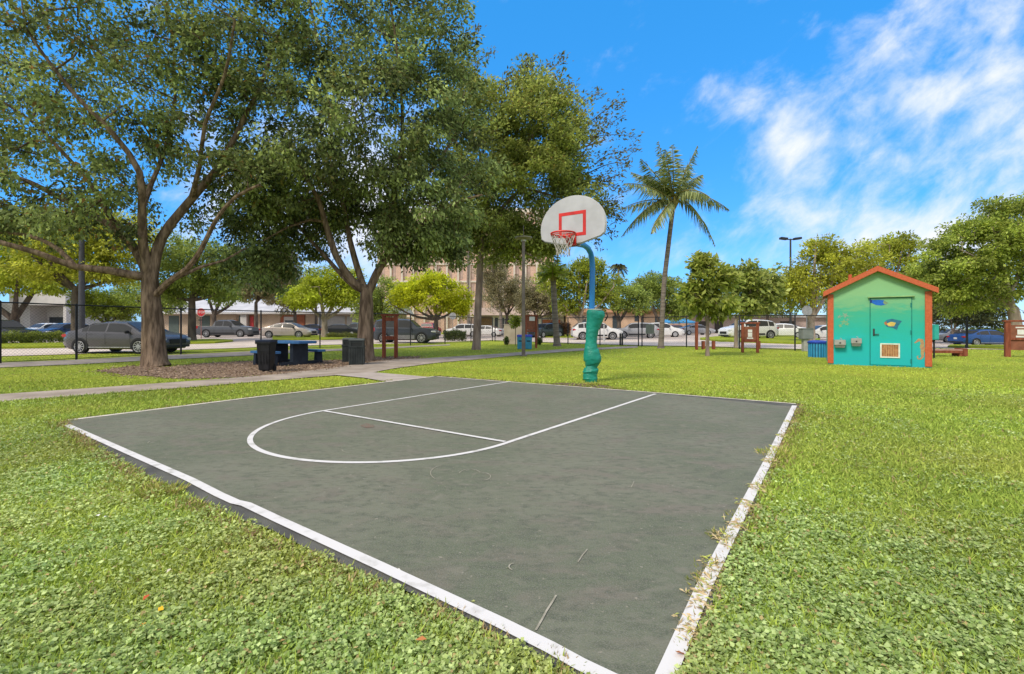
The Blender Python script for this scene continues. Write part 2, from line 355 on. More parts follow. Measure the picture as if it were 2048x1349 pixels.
# the court slab: acrylic coated asphalt with an unpainted margin
CORN = [gp(134, 846), gp(870, 755.5), gp(1597, 812.5), gp(1298, 1405)]
OUTER = gpl((126, 850), (200, 900), (290, 955), (400, 1008), (480, 1044), (600, 1103), (760, 1175), (900, 1238), (1020, 1298), (1120, 1352), (1240, 1402)) + [gp(1310, 1412)] + gpl((1370, 1349), (1440, 1180), (1515, 1000), (1573, 870), (1603, 812)) + gpl((1300, 787.5), (870, 754.5), (500, 799), (133, 845))
def court_mat():
    m = bpy.data.materials.new('court_paint'); m.use_nodes = True; nt = m.node_tree; N, L = nt.nodes, nt.links; b = N['Principled BSDF']
    b.inputs['Roughness'].default_value = .82; b.inputs['Specular IOR Level'].default_value = .25
    tc = N.new('ShaderNodeTexCoord')
    def nz(sc, det, lo, hi, stretch=(1, 1, 1), dist=0.):
        mp = N.new('ShaderNodeMapping'); mp.inputs['Scale'].default_value = stretch; mp.inputs['Rotation'].default_value = (0, 0, R(33)); L.new(tc.outputs['Object'], mp.inputs[0])
        n = N.new('ShaderNodeTexNoise'); n.inputs['Scale'].default_value = sc; n.inputs['Detail'].default_value = det; n.inputs['Distortion'].default_value = dist; L.new(mp.outputs[0], n.inputs['Vector'])
        r = N.new('ShaderNodeMapRange'); r.inputs['From Min'].default_value = lo; r.inputs['From Max'].default_value = hi; L.new(n.outputs[0], r.inputs['Value']); return r.outputs[0]
    def mix(f, a, c):
        x = N.new('ShaderNodeMixRGB'); L.new(f, x.inputs[0])
        for i, v in ((1, a), (2, c)):
            if isinstance(v, tuple): x.inputs[i].default_value = (*v, 1)
            else: L.new(v, x.inputs[i])
        return x.outputs[0]
    c = mix(nz(.8, 8, .42, .58), (.122, .141, .091), (.166, .175, .124))
    c = mix(nz(2.2, 9, .5, .66, (1, 2.2, 1), .6), c, (.165, .152, .118))
    c = mix(nz(5, 8, .55, .75, (1, 3, 1)), c, (.104, .117, .08))
    c = mix(nz(13, 9, .48, .74, (1, 1.8, 1), .4), c, (.088, .100, .07))
    c = mix(nz(7, 9, .56, .76, (1, 1.6, 1), .8), c, (.188, .184, .138))
    c = mix(nz(160, 3, .45, .75), c, (.20, .195, .16))
    c = mix(nz(38, 5, .66, .72), c, (.26, .24, .19))
    L.new(c, b.inputs['Base Color'])
    n = N.new('ShaderNodeTexNoise'); n.inputs['Scale'].default_value = 220; n.inputs['Detail'].default_value = 4; L.new(tc.outputs['Object'], n.inputs['Vector'])
    bp = N.new('ShaderNodeBump'); bp.inputs['Distance'].default_value = .004; L.new(n.outputs[0], bp.inputs['Height']); L.new(bp.outputs[0], b.inputs['Normal'])
    return m
flat_poly('court_base', OUTER, .026, mat('bare_asphalt', (.085, .085, .08), .9, .2, col2=(.13, .13, .115), scale=3, bump=.006, bscale=150, detail=8), sub=.3, jag=.018, seed=5)
NL = gpl((134, 856), (265, 916), (380, 968), (438, 999), (470, 1014), (492, 1019), (560, 1052), (760, 1146), (1000, 1262), (1100, 1313), (1163, 1349), (1270, 1402))     # the wavering white edge line
flat_poly('court', NL + [gp(1302, 1408)] + gpl((1345, 1330), (1475, 1050), (1585, 818)) + gpl((1300, 789.5), (872, 756.5), (500, 801), (139, 845)), .030, court_mat(), sub=.4)
WHITE = mat('line_paint', (.44, .43, .40), .8, .2, col2=(.64, .625, .61), scale=9, detail=10, lo=.30, hi=.46)
def line(mb, pts, w, z=.034, wob=0.0, close=False):
    pts = [Vector((p.x, p.y, 0)) for p in pts]; n = len(pts); vs = []
    for i, p in enumerate(pts):
        d = (pts[min(i + 1, n - 1)] - pts[max(i - 1, 0)]).normalized(); s = Vector((-d.y, d.x, 0)) * w / 2
        vs += [(p.x + s.x, p.y + s.y, z), (p.x - s.x, p.y - s.y, z)]
    mb.add(vs, [(2 * i, 2 * i + 1, 2 * i + 3, 2 * i + 2) for i in range(n - 1)])
def marking(name, pts, w, material=WHITE, z=.034):
    mb = MB(); line(mb, pts, w, z); o = mb.build(name, material, fix=False)
    me = o.data
    if sum(p.normal.z for p in me.polygons) < 0: me.flip_normals()
    return tag(o, kind='structure')
def dens(pts, step=.15):
    out = []
    for a, b in zip(pts[:-1], pts[1:]):
        n = max(1, int((b - a).length / step)); out += [a.lerp(b, k / n) for k in range(n)]
    return out + [pts[-1]]
marking('court_line', dens(NL), .062)
rl = gpl((1589, 816), (1536, 930), (1470, 1062), (1405, 1195), (1341, 1349), (1318, 1402))
marking('court_line', dens(rl), .062)
P1, P2, Q1, Q2 = gp(645, 827), gp(1015, 892), gp(1021, 766.5), gp(1311, 792)
Mid = (P1 + P2) / 2; rad = (P2 - P1).length / 2; fd = (P2 - P1).normalized(); od = Vector((fd.y, -fd.x, 0)); od = od if od.y < 0 else -od
arc = [Mid + rad * (-fd * math.cos(a) + od * math.sin(a) * 1.0) for a in np.linspace(0, math.pi, 60)]
marking('court_line', dens([Q1, P1]) + arc[1:-1] + dens([P2, Q2]), .052, z=.0345)
marking('court_line', dens([P1 + fd * .03, P2 - fd * .03]), .05, z=.0385)
EDGE = mat('edge_concrete', (.46, .42, .35), .9, .1, col2=(.64, .59, .52), scale=12)
marking('court_edging', dens(gpl((136, 845.5), (500, 799.5), (868, 756))), .085, EDGE, .0315)
marking('court_edging', dens(gpl((874, 756), (1300, 788.3), (1592, 812))), .065, EDGE, .0315)
# scuffs, chalk and the reddish stain on the paint
STAIN = mat('red_stain', (.18, .118, .09), .85, .2, col2=(.152, .148, .112), scale=40, lo=.42, hi=.56)
flat_poly('paint_stain', gpl((722, 857), (735, 853), (752, 856), (745, 861), (728, 862)), .0344, STAIN, jag=.03, sub=.08, seed=9, kind='stuff')
CHALK = mat('chalk', (.26, .245, .19), .9, .1, col2=(.38, .355, .285), scale=30)
rng = random.Random(4)
sc_ = MB()
for a, b, w in (((1072, 1278), (1112, 1206), .0085), ((1156, 1138), (1174, 1112), .006), ((1262, 985), (1268, 972), .005)):
    pa, pb = gp(*a), gp(*b); pts = [pa.lerp(pb, k / 4) + Vector((rng.uniform(-.002, .002), rng.uniform(-.002, .002), 0)) for k in range(5)]
    line(sc_, pts, w, .0345)
for cx, cy, rx, ry, a0, a1 in ((895, 955, 34, 17, 2.4, 4.4), (940, 958, 22, 11, 3.4, 5.9), (965, 962, 16, 8, 4.6, 7.6), (310, 893, 14, 5, 3, 5), (700, 907, 16, 6, 1, 3.2), (1030, 1148, 12, 7, 2, 4.5)):
    line(sc_, [gp(cx + rx * math.cos(a), cy + ry * math.sin(a)) for a in np.linspace(a0, a1, 14)], .006, .0345)
tag(sc_.build('chalk_scuffs', CHALK, fix=False), kind='stuff')
COURT_XY = xy(OUTER)
# ------------------------------------------------------------------ trees
BARK = mat('oak_bark', (.10, .07, .048), .95, .1, col2=(.25, .18, .125), scale=9, bump=.05, bscale=22, stretch=(1, 1, .2), detail=10, lo=.40, hi=.62)
BARK_D = mat('dark_bark', (.075, .058, .048), .95, .15, col2=(.15, .12, .095), scale=5, bump=.02, bscale=14, stretch=(1, 1, .25), detail=8)
BARK_P = mat('pale_bark', (.25, .195, .15), .95, .15, col2=(.42, .34, .27), scale=5, bump=.015, bscale=12, stretch=(1, 1, .3), detail=8)
BARK_R = mat('rosy_bark', (.17, .125, .105), .95, .15, col2=(.31, .24, .205), scale=5, bump=.02, bscale=14, stretch=(1, 1, .25), detail=8)
PALMBARK = mat('palm_bark', (.15, .12, .10), .95, .15, col2=(.27, .23, .195), scale=4, bump=.02, bscale=6, stretch=(.3, .3, 3), detail=6)
LEAF = leafmat('leaf')

class Skel:
    def __init__(s): s.p = []; s.par = []; s.r = []; s.fix = []
    def node(s, p, par, r=None): s.p.append(Vector(p)); s.par.append(par); s.r.append(r or 0); s.fix.append(r is not None); return len(s.p) - 1
    def limb(s, pts, rads, step=.4, root=False):
        pts = [Vector(p) for p in pts]
        par = -1
        if not root:
            A = np.array([tuple(q) for q in s.p]); par = int(np.argmin(((A - np.array(pts[0])) ** 2).sum(1)))
        # Catmull-Rom through the points, so limbs bend rather than kink
        n = len(pts)
        for i in range(n - 1):
            p0, p1, p2, p3 = pts[max(i - 1, 0)], pts[i], pts[i + 1], pts[min(i + 2, n - 1)]
            k = max(1, int((p2 - p1).length / step))
            for j in range(k + (1 if i == n - 2 else 0)):
                t = j / k; q = .5 * ((2 * p1) + (p2 - p0) * t + (2 * p0 - 5 * p1 + 4 * p2 - p3) * t * t + (3 * p1 - p0 - 3 * p2 + p3) * t ** 3)
                if not root and i == 0 and j == 0: continue
                par = s.node(q, par, rads[i] + (rads[i + 1] - rads[i]) * t)
    def grow(s, centres, rng, step=.4, tip=.007, sag=.12, expo=.42, up=.0):
        root = s.p[0]; base_n = len(s.p)
        order = sorted(range(len(centres)), key=lambda i: min((Vector(centres[i]) - s.p[k]).length for k in range(0, base_n, 2)))
        A = np.zeros((base_n + 12 * len(centres) + 50, 3)); A[:base_n] = [tuple(q) for q in s.p]; na = base_n
        load = {}
        ends = []
        minz = s.p[0].z + .8 * (max(q.z for q in s.p[:base_n]) - s.p[0].z) * .5
        for i in order:
            c = np.array(centres[i]); d = np.sqrt(((A[:na] - c) ** 2).sum(1)); d = d + np.where(A[:na, 2] < minz, 2.0, 0) + np.maximum(0, A[:na, 2] - c[2]) * .4
            j = int(np.argmin(d)); a = s.p[j]; b = Vector(centres[i]); l = (b - a).length; k = max(1, int(l / step)); par = j
            side = Vector((rng.uniform(-1, 1), rng.uniform(-1, 1), rng.uniform(-.2, 1))) * l * sag
            for q in range(1, k + 1):
                t = q / k; p = a.lerp(b, t) + side * math.sin(math.pi * t) + Vector((rng.uniform(-1, 1), rng.uniform(-1, 1), rng.uniform(-1, 1))) * .035
                par = s.node(p, par); A[na] = p; na += 1
                if na >= len(A) - 2: A = np.concatenate([A, np.zeros((2000, 3))])
            ends.append(par)
        w = [0] * len(s.p)
        for e in ends:
            while e >= 0: w[e] += 1; e = s.par[e]
        for i in range(len(s.p)):
            if not s.fix[i]:
                s.r[i] = tip * max(w[i], 1) ** expo
                s.r[i] = min(s.r[i], s.r[s.par[i]] * .85)
    def meshes(s, thin=.03):
        """thick wood as MB (trunk part), thin twigs as raw quads (crown part)"""
        ch = [[] for _ in s.p]
        for i, p in enumerate(s.par):
            if p >= 0: ch[p].append(i)
        thick, twv, twf = MB(), [], []
        stack = [(0, None)]
        while stack:
            i, frm = stack.pop(); chain = [i]
            while ch[chain[-1]]:
                c = sorted(ch[chain[-1]], key=lambda k: -s.r[k]); chain.append(c[0])
                for o in c[1:]: stack.append((o, chain[-2]))
            pts = [s.p[k] for k in chain]; rad = [s.r[k] for k in chain]
            if frm is not None: pts = [s.p[frm]] + pts; rad = [min(s.r[frm] * .8, rad[0] * 1.15)] + rad
            if len(pts) < 2: continue
            cut = len(pts)
            for k in range(len(pts)):
                if rad[k] < thin: cut = k; break
            if cut >= 2: thick.tube(pts[:cut + 1], rad[:cut + 1], 12 if rad[0] > .12 else 7, caps=False)
            if cut < len(pts) - 1:
                st = max(cut - 1, 0) if cut >= 2 else 0
                t = MB(); t.tube(pts[st:], [max(r, .004) for r in rad[st:]], 4, caps=False); b = len(twv); twv += t.v; twf += [tuple(b + q for q in f) for f in t.f]
        return thick, twv, twf

def ell(rng, c, r, n, mind=0.0, shell=.0):
    out = []; tries = 0
    while len(out) < n and tries < n * 30:
        tries += 1
        v = rng.normal(size=3); v /= np.linalg.norm(v); v *= rng.uniform(shell, 1) ** (1 / 3 if shell == 0 else .6)
        p = np.array(c) + v * np.array(r)
        if mind and any(((p - q) ** 2).sum() < mind * mind for q in out[-400:]): continue
        out.append(p)
    return out
def clump(rng, cs, crad, nleaf, size, cols, flat=.65, droop=.25, out=.7, centre=None, cvar=.25):
    P, D, Nn, Ls, Ws, C = [], [], [], [], [], []
    cols = np.array(cols)
    for c in cs:
        n = max(8, int(nleaf * rng.uniform(.55, 1.35))); r = crad * rng.uniform(.7, 1.3)
        v = rng.normal(size=(n, 3)); v = unit(v) * (rng.uniform(0, 1, (n, 1)) ** .5); v[:, 2] *= flat
        P.append(c + v * r)
        o = v.copy()
        if centre is not None: o = o + .6 * (np.array(c) - centre) / max(np.linalg.norm(np.array(c) - centre), 1e-6)
        D.append(o * out + rng.normal(size=(n, 3)) * .55 + np.array([0, 0, -droop]))
        Nn.append(rng.normal(size=(n, 3)) * .6 + np.array([0, 0, 1.0]))
        L = size * rng.uniform(.65, 1.3, n); Ls.append(L); Ws.append(L * rng.uniform(.42, .6, n))
        k = rng.uniform(0, 1, (n, 1)) ** 1.3; base = cols[0] + (cols[1] - cols[0]) * k
        base = base * rng.uniform(1 - cvar, 1 + cvar) * rng.uniform(.75, 1.25, (n, 1))
        if len(cols) > 2: base = np.where(rng.uniform(size=(n, 1)) < .035, cols[2], base)
        C.append(base)
    return [np.concatenate(x) for x in (P, D, Nn, Ls, Ws, C)]

def tree(name, label, group, base, limbs, centres, crad, nleaf, size, cols, bark=BARK, seed=1, tip=.007, thin=.03, flat=.65, droop=.25, step=.4, cat='tree', sag=.12, leaf=None, cvar=.25, out=.7, skip=0.0):
    rng = np.random.default_rng(seed); rr_ = random.Random(seed)
    base = Vector(base)
    t = empty(name, base, label, cat, group)
    s = Skel()
    loc = lambda p: Vector(p) - base
    for i, (pts, rads) in enumerate(limbs): s.limb([loc(p) for p in pts], rads, step, root=(i == 0))
    cs = [np.array(loc(c)) for c in centres]
    s.grow(cs, rr_, step, tip, sag)
    thick, tv, tf = s.meshes(thin)
    thick.build('trunk', bark, t, smooth=True, fix=False)
    cen = np.mean(cs, axis=0)
    keep = [c for c in cs if rng.uniform() >= skip]
    leaves('crown', *clump(rng, keep, crad, nleaf, size, cols, flat, droop, centre=cen, cvar=cvar, out=out), leaf or LEAF, t, extra=(tv, tf, bark))
    return t
def L_(Y0, *pts, dY=0.0, rad=(.2, .05)):
    """a limb from pixels: depth runs from Y0 to Y0+dY along it, radius likewise"""
    n = len(pts); out = []
    for i, p in enumerate(pts):
        k = i / max(n - 1, 1); out.append(at(p[0], p[1], Y0 + dY * k ** 1.2))
    return out, [rad[0] + (rad[1] - rad[0]) * (i / max(n - 1, 1)) ** .8 for i in range(n)]
def blobs(seed, Y0, lst, mind=.45):
    rng = np.random.default_rng(seed); out = []
    for (cx, cy, rx, ry, dy, ry_, n) in lst:
        Y = Y0 + dy; c = at(cx, cy, Y); k = Y / F
        out += ell(rng, c, (rx * k, ry_, ry * k), n, mind)
    return out

OAKS = None
# the spreading oak by the fence
b1 = gp(310, 733); Y1 = b1.y
oakA = [L_(Y1, (312, 736), (309, 724), (308, 700), (306, 650), (302, 600), (300, 556), rad=(0.400, 0.216)),
        L_(Y1, (300, 562), (262, 550), (215, 541), (150, 534), (75, 506), (0, 485), (-90, 452), (-190, 400), dY=-2.2, rad=(0.152, 0.040)),
        L_(Y1 - .6, (150, 534), (118, 500), (60, 472), (-20, 462), (-120, 440), dY=1.6, rad=(0.080, 0.032)),
        L_(Y1, (299, 552), (270, 498), (225, 455), (150, 412), (60, 365), (0, 344), (-100, 290), dY=1.6, rad=(0.160, 0.040)),
        L_(Y1, (298, 545), (286, 490), (284, 420), (279, 345), (228, 270), (150, 190), (80, 100), dY=-2.0, rad=(0.152, 0.036)),
        L_(Y1, (285, 420), (302, 370), (330, 300), (350, 200), (345, 80), dY=2.4, rad=(0.088, 0.032)),
        L_(Y1, (303, 552), (324, 475), (382, 400), (440, 330), (482, 250), (525, 160), (560, 60), dY=.8, rad=(0.168, 0.040)),
        L_(Y1, (382, 400), (400, 330), (410, 250), (450, 150), (470, 40), dY=-2.2, rad=(0.080, 0.028)),
        L_(Y1, (306, 580), (335, 566), (372, 540), (402, 500), (432, 440), (470, 395), (520, 370), dY=-1.2, rad=(0.112, 0.036)),
        L_(Y1, (350, 556), (400, 535), (450, 521), (492, 496), dY=1.0, rad=(0.060, 0.024)),
        L_(Y1, (225, 455), (190, 380), (130, 310), (60, 240), (0, 200), dY=-1.0, rad=(0.080, 0.028))]
cA = blobs(11, Y1, [(60, 60, 330, 130, 0, 4.6, 120), (380, 60, 220, 130, .2, 4.2, 95), (-60, 210, 200, 110, 0, 4, 52), (150, 180, 170, 90, -1, 3.2, 26), (260, 250, 150, 110, 1.6, 2.6, 20),
                    (430, 230, 130, 130, .5, 3.2, 48), (60, 330, 190, 70, -.4, 3.6, 28), (-70, 400, 150, 80, 0, 3.4, 34), (90, 425, 120, 40, -1, 2.5, 12), (180, 360, 110, 60, .8, 2.4, 14), (480, 350, 75, 70, .2, 2.2, 22),
                    (120, -130, 380, 140, 0, 5, 110), (330, 330, 90, 60, 1.6, 1.5, 7), (30, 450, 110, 40, .6, 2.4, 16), (200, 400, 70, 50, -1, 1.6, 10), (270, 480, 20, 24, -.3, .6, 2), (350, 440, 50, 40, .5, 1, 4)], .42)
tree('oak_tree', 'spreading oak with low limbs and blue sky showing through its crown', 'big shade trees over the footpath', b1, oakA, cA, .56, 118, .145,
     [(.09, .122, .036), (.33, .41, .135), (.25, .15, .04)], BARK, 21, tip=.0078, droop=.3, cvar=.6, skip=.16)

# the dense oak beside the litter bins
b2 = gp(730, 722); Y2 = b2.y
oakB = [L_(Y2, (731, 725), (730, 712), (730, 690), (732, 650), (733, 612), (733, 585), rad=(0.370, 0.208)),
        L_(Y2, (731, 592), (704, 562), (672, 512), (650, 444), (635, 395), (600, 335), (570, 270), dY=-1.4, rad=(0.168, 0.040)),
        L_(Y2, (728, 588), (692, 560), (652, 515), (618, 478), (585, 440), (535, 418), (490, 410), dY=1.2, rad=(0.101, 0.032)),
        L_(Y2, (732, 590), (716, 540), (700, 482), (690, 425), (672, 350), (660, 240), (640, 110), (620, 0), dY=.5, rad=(0.134, 0.032)),
        L_(Y2, (735, 592), (752, 550), (778, 500), (803, 432), (832, 380), (880, 318), (925, 250), dY=1.0, rad=(0.168, 0.040)),
        L_(Y2, (755, 545), (800, 490), (850, 444), (905, 408), (965, 390), dY=-1.2, rad=(0.097, 0.032)),
        L_(Y2, (780, 495), (790, 400), (805, 260), (795, 110), (780, 0), dY=-.8, rad=(0.092, 0.032)),
        L_(Y2, (650, 444), (620, 440), (575, 455), (530, 480), dY=-1.0, rad=(0.059, 0.024))]
cB = blobs(12, Y2, [(700, 40, 240, 140, 0, 4.2, 125), (560, 200, 120, 140, 0, 3.8, 70), (720, 230, 190, 130, -.8, 3.6, 95), (860, 230, 90, 150, .6, 3.2, 62), (890, 160, 65, 110, .4, 2.2, 18), (620, 360, 130, 90, -.6, 3.2, 62), (790, 350, 120, 80, .2, 3, 48),
                    (520, 400, 75, 100, .2, 2.6, 42), (525, 510, 60, 74, .4, 2.0, 36), (600, 455, 60, 60, .5, 2.2, 26), (655, 420, 60, 60, 1.8, 1.5, 20), (570, 480, 40, 60, 1.0, 1.6, 14), (870, 425, 95, 60, .2, 2.4, 44), (800, 485, 64, 50, .6, 2.1, 34), (870, 495, 66, 40, .8, 2.0, 30), (750, 430, 60, 50, 1.6, 1.5, 16), (690, 420, 70, 50, 1.4, 1.5, 14),
                    (700, -140, 280, 150, 0, 4.6, 90), (905, 60, 60, 60, .5, 2, 8), (950, 330, 50, 60, .3, 1.8, 14)], .40)
tree('oak_tree', 'tall dense oak forking low above the dark litter bins', 'big shade trees over the footpath', b2, oakB, cB, .58, 145, .15,
     [(.077, .105, .033), (.33, .41, .14), (.25, .23, .07)], BARK, 22, tip=.0075, droop=.4, cvar=.65, skip=.12)

# the feathery tree behind the hoop, leaning to the right
b3 = gp(952, 700); Y3 = b3.y
wind = [L_(Y3, (952, 703), (953, 690), (955, 640), (959, 560), (963, 490), (970, 420), (985, 340), (1020, 250), (1060, 180), rad=(.27, .07)),
        L_(Y3, (966, 455), (1010, 410), (1070, 350), (1130, 310), (1210, 280), dY=1, rad=(.13, .035)),
        L_(Y3, (975, 390), (1030, 320), (1090, 230), (1110, 150), dY=-1.5, rad=(.12, .03)),
        L_(Y3, (968, 430), (940, 360), (915, 290), (905, 230), dY=1.4, rad=(.11, .03)),
        L_(Y3, (964, 480), (1000, 490), (1050, 505), (1100, 536), dY=-1, rad=(.05, .022)),
        L_(Y3, (985, 370), (1060, 380), (1140, 400), (1200, 400), dY=.6, rad=(.09, .03))]
cC = blobs(13, Y3, [(985, 290, 95, 110, 0, 3.4, 70), (1075, 260, 85, 90, 0, 3.2, 60), (1060, 370, 120, 75, .2, 3.2, 62), (1140, 300, 60, 80, 0, 2.6, 26), (1160, 400, 50, 70, .2, 2.2, 18), (950, 400, 60, 60, .5, 2, 24),
                    (1065, 180, 45, 50, 0, 1.8, 14), (1100, 455, 75, 36, 0, 1.6, 14), (1000, 455, 70, 44, 0, 2.0, 30), (925, 455, 44, 44, .6, 1.8, 18), (1045, 490, 60, 36, .3, 1.8, 22), (900, 470, 46, 40, .8, 2, 18), (985, 505, 50, 24, .4, 1.4, 8), (1085, 500, 36, 24, .2, 1.4, 8), (930, 230, 45, 80, .5, 2, 18)], .5)
tree('feathery_tree', 'feathery windswept tree leaning over the backboard on a straight ruddy trunk', 'big shade trees over the footpath', b3, wind, cC, .82, 205, .19,
     [(.14, .18, .042), (.41, .47, .115), (.26, .20, .05)], BARK_R, 23, tip=.010, droop=.1, flat=.55, cvar=.35)
# its long outer sprays, loose against the sky
def sprays():
    rng = np.random.default_rng(5); rr_ = random.Random(5)
    t = [o for o in bpy.data.objects if o.name.startswith('feathery_tree')][0]
    P, D, Nn, Ls, Ws, C, tw = [], [], [], [], [], [], MB()
    ends = [((1060, 180), (1128, 112)), ((1090, 230), (1150, 170)), ((1120, 250), (1200, 185)), ((1140, 290), (1275, 275)), ((1160, 320), (1250, 230)), ((1170, 350), (1260, 330)), ((1180, 390), (1240, 350)), ((1175, 420), (1232, 405)),
            ((1170, 440), (1225, 470)), ((1150, 450), (1200, 495)), ((1040, 190), (1060, 120)), ((1000, 220), (1020, 150)), ((925, 200), (990, 105)), ((900, 130), (955, 60)), ((1150, 270), (1240, 205)), ((1190, 330), (1275, 300)), ((1185, 370), (1250, 385)), ((1100, 210), (1165, 200)), ((1080, 470), (1110, 520)), ((1020, 470), (1035, 520)), ((1130, 330), (1215, 240)), ((1195, 420), (1245, 440))]
    for a, b in ends:
        A, B = at(*a, Y3 + rr_.uniform(-1.5, 1.5)), at(*b, Y3 + rr_.uniform(-1.5, 1.5)); A -= b3; B -= b3
        side = Vector((rr_.uniform(-1, 1), rr_.uniform(-1, 1), .8)) * (B - A).length * .12
        pts = [A.lerp(B, k / 8) + side * math.sin(math.pi * k / 8) for k in range(9)]; tw.tube(pts, [.03 - .0028 * k for k in range(9)], 4, caps=False)
        n = 150; k = rng.uniform(0.1, 1.02, n); base = np.array(A)[None] + (np.array(B - A))[None] * k[:, None] + np.array(side)[None] * np.sin(np.pi * k)[:, None]
        d = np.array((B - A).normalized())[None] + rng.normal(size=(n, 3)) * .55
        P.append(base + rng.normal(size=(n, 3)) * (.15 + .12 * (1 - k[:, None]))); D.append(d); Nn.append(rng.normal(size=(n, 3)) * .6 + np.array([0, 0, 1])); l = .2 * rng.uniform(.6, 1.3, n); Ls.append(l); Ws.append(l * .42)
        C.append(np.array([.13, .13, .04]) * rng.uniform(.6, 1.7, (n, 1)))
    leaves('outer_spray', *[np.concatenate(x) for x in (P, D, Nn, Ls, Ws, C)], LEAF, t, extra=(tw.v, [f for f in tw.f if len(f) == 4], BARK_D))
sprays()

# smaller trees: px of the foot, distance, crown ellipses in pixels
def small_tree(name, label, group, px, Y, crown, cols, bark, trunk=None, tr=.16, nleaf=110, size=.2, crad=.62, seed=3, mind=.5, dens_=1.0, droop=.2, fork=None, cvar=.3, lean=0, step=.45, skip=0.):
    b = on(px, Y); rngp = random.Random(seed)
    k = Y / F; cx = sum(c[0] for c in crown) / len(crown); bot = max(c[1] + c[3] for c in crown); top = min(c[1] - c[3] for c in crown)
    fz = fork if fork else bot - 4
    zb = at(px, fz, Y)
    lim = [([b - Vector((0, 0, .05)), b.lerp(zb, .15), b.lerp(zb, .6) + Vector((lean * .5, 0, 0)), zb + Vector((lean, 0, 0))], [tr * 1.35, tr * 1.05, tr * .95, tr * .85])]
    zf = zb + Vector((lean, 0, 0))
    for i, c in enumerate(crown):
        tgt = at(c[0], c[1], Y); n = 2 if len(crown) < 4 else 1
        for q in range(n):
            e = tgt + Vector((rngp.uniform(-.5, .5) * c[2] * k, rngp.uniform(-.6, .6) * c[2] * k, rngp.uniform(-.1, .4) * c[3] * k)); m = zf.lerp(e, .5) + Vector((0, 0, -.08 * (e - zf).length))
            lim.append(([zf, m, e], [tr * .62, tr * .42, tr * .16]))
    cs = []
    rng = np.random.default_rng(seed)
    for c in crown:
        rx, rz = c[2] * k, c[3] * k; ry = rx * (c[4] if len(c) > 4 else .9)
        n = int(dens_ * 2.3 * (rx * rz + rx * ry + ry * rz) + 6); cs += ell(rng, at(c[0], c[1], Y), (max(rx - crad * .6, .2), max(ry - crad * .6, .2), max(rz - crad * .5, .2)), n, mind)
    return tree(name, label, group, b, lim, cs, crad, nleaf, size, cols, bark, seed, tip=.012, thin=.035, droop=droop, cvar=cvar, step=step, skip=skip)
LIME = [(.27, .34, .018), (.52, .60, .07)]; OLIV = [(.25, .29, .028), (.54, .56, .08)]; MIDG = [(.15, .215, .04), (.37, .45, .10)]; DARK = [(.11, .15, .035), (.28, .33, .08)]; GREY = [(.19, .18, .085), (.38, .35, .18)]; BRIG = [(.17, .23, .022), (.38, .43, .055)]
LOT = 'trees planted round the parking lot'
small_tree('lot_tree', 'low forked tree with lime foliage over the black parked car', LOT, 28, 41, [(-10, 520, 90, 70), (60, 560, 90, 36), (100, 500, 70, 60), (-80, 560, 70, 50)], LIME, BARK_D, tr=.42, seed=31, fork=640, size=.26, crad=.8)
small_tree('lot_tree', 'yellow-green tree on a dark trunk behind the pole and the silver sedan', LOT, 152, 31, [(150, 480, 110, 70), (230, 470, 90, 70), (110, 540, 80, 34), (220, 545, 70, 30), (60, 470, 70, 60)], OLIV, BARK_D, tr=.26, seed=32, fork=580, size=.22, crad=.7)
small_tree('bushy_tree', 'bright green bushy tree above the roof of the silver sedan', LOT, 215, 45, [(205, 607, 60, 34), (245, 620, 45, 26), (170, 612, 30, 26)], BRIG, BARK_D, tr=.14, seed=33, size=.24, fork=650)
small_tree('lot_tree', 'dark-trunked tree with deep green crown beside the stop sign', LOT, 384, 35.5, [(400, 530, 80, 60), (350, 520, 60, 60), (430, 580, 50, 34), (345, 585, 36, 26), (460, 530, 50, 50)], MIDG, BARK_D, tr=.27, seed=34, fork=600, size=.22, crad=.7)
small_tree('lot_tree', 'bare-limbed dark tree forking behind the grey pickup', LOT, 428, 58, [(440, 575, 50, 28), (400, 570, 40, 24), (478, 585, 36, 20)], MIDG, BARK_D, tr=.3, seed=35, fork=630, size=.28, crad=.9)
small_tree('lot_tree', 'slim tree standing between the pickup and the beige sedan', LOT, 512, 57, [(515, 575, 45, 34), (545, 560, 40, 40), (560, 530, 40, 40)], GREY, BARK_D, tr=.22, seed=36, fork=606, size=.28, crad=.8)
small_tree('lot_tree', 'lime green spreading tree on a pale trunk beyond the picnic table', LOT, 649, 44, [(640, 585, 70, 38), (690, 590, 45, 32), (600, 595, 42, 26), (650, 555, 50, 26), (700, 560, 30, 30)], LIME, BARK_P, tr=.3, seed=37, fork=640, size=.24, crad=.75)
small_tree('lot_tree', 'thin dark tree behind the beige sedan', LOT, 632, 60, [(625, 590, 36, 24), (600, 580, 36, 24)], MIDG, BARK_D, tr=.16, seed=38, fork=612, size=.28, crad=.8)
small_tree('lot_tree', 'round bright lime tree in front of the brick tower', LOT, 872, 49, [(860, 590, 66, 42), (905, 595, 44, 36), (815, 590, 44, 30), (860, 562, 44, 22), (790, 610, 16, 14), (925, 615, 22, 24)], [(.29, .36, .014), (.60, .64, .035)], BARK_D, tr=.26, seed=39, fork=640, size=.25, crad=.75)
small_tree('lot_tree', 'grey-green tree with fine foliage just right of the feathery tree trunk', LOT, 1014, 56, [(1000, 580, 50, 48), (985, 545, 40, 36), (1040, 585, 36, 40)], GREY, BARK_D, tr=.2, seed=40, fork=632, size=.22, crad=.8)
small_tree('lot_tree', 'olive tree behind the wooden notice board and blue recycling bins', LOT, 1074, 52, [(1080, 595, 32, 40), (1055, 600, 30, 36), (1105, 610, 30, 30)], GREY, BARK_D, tr=.2, seed=41, fork=638, size=.24, crad=.75)
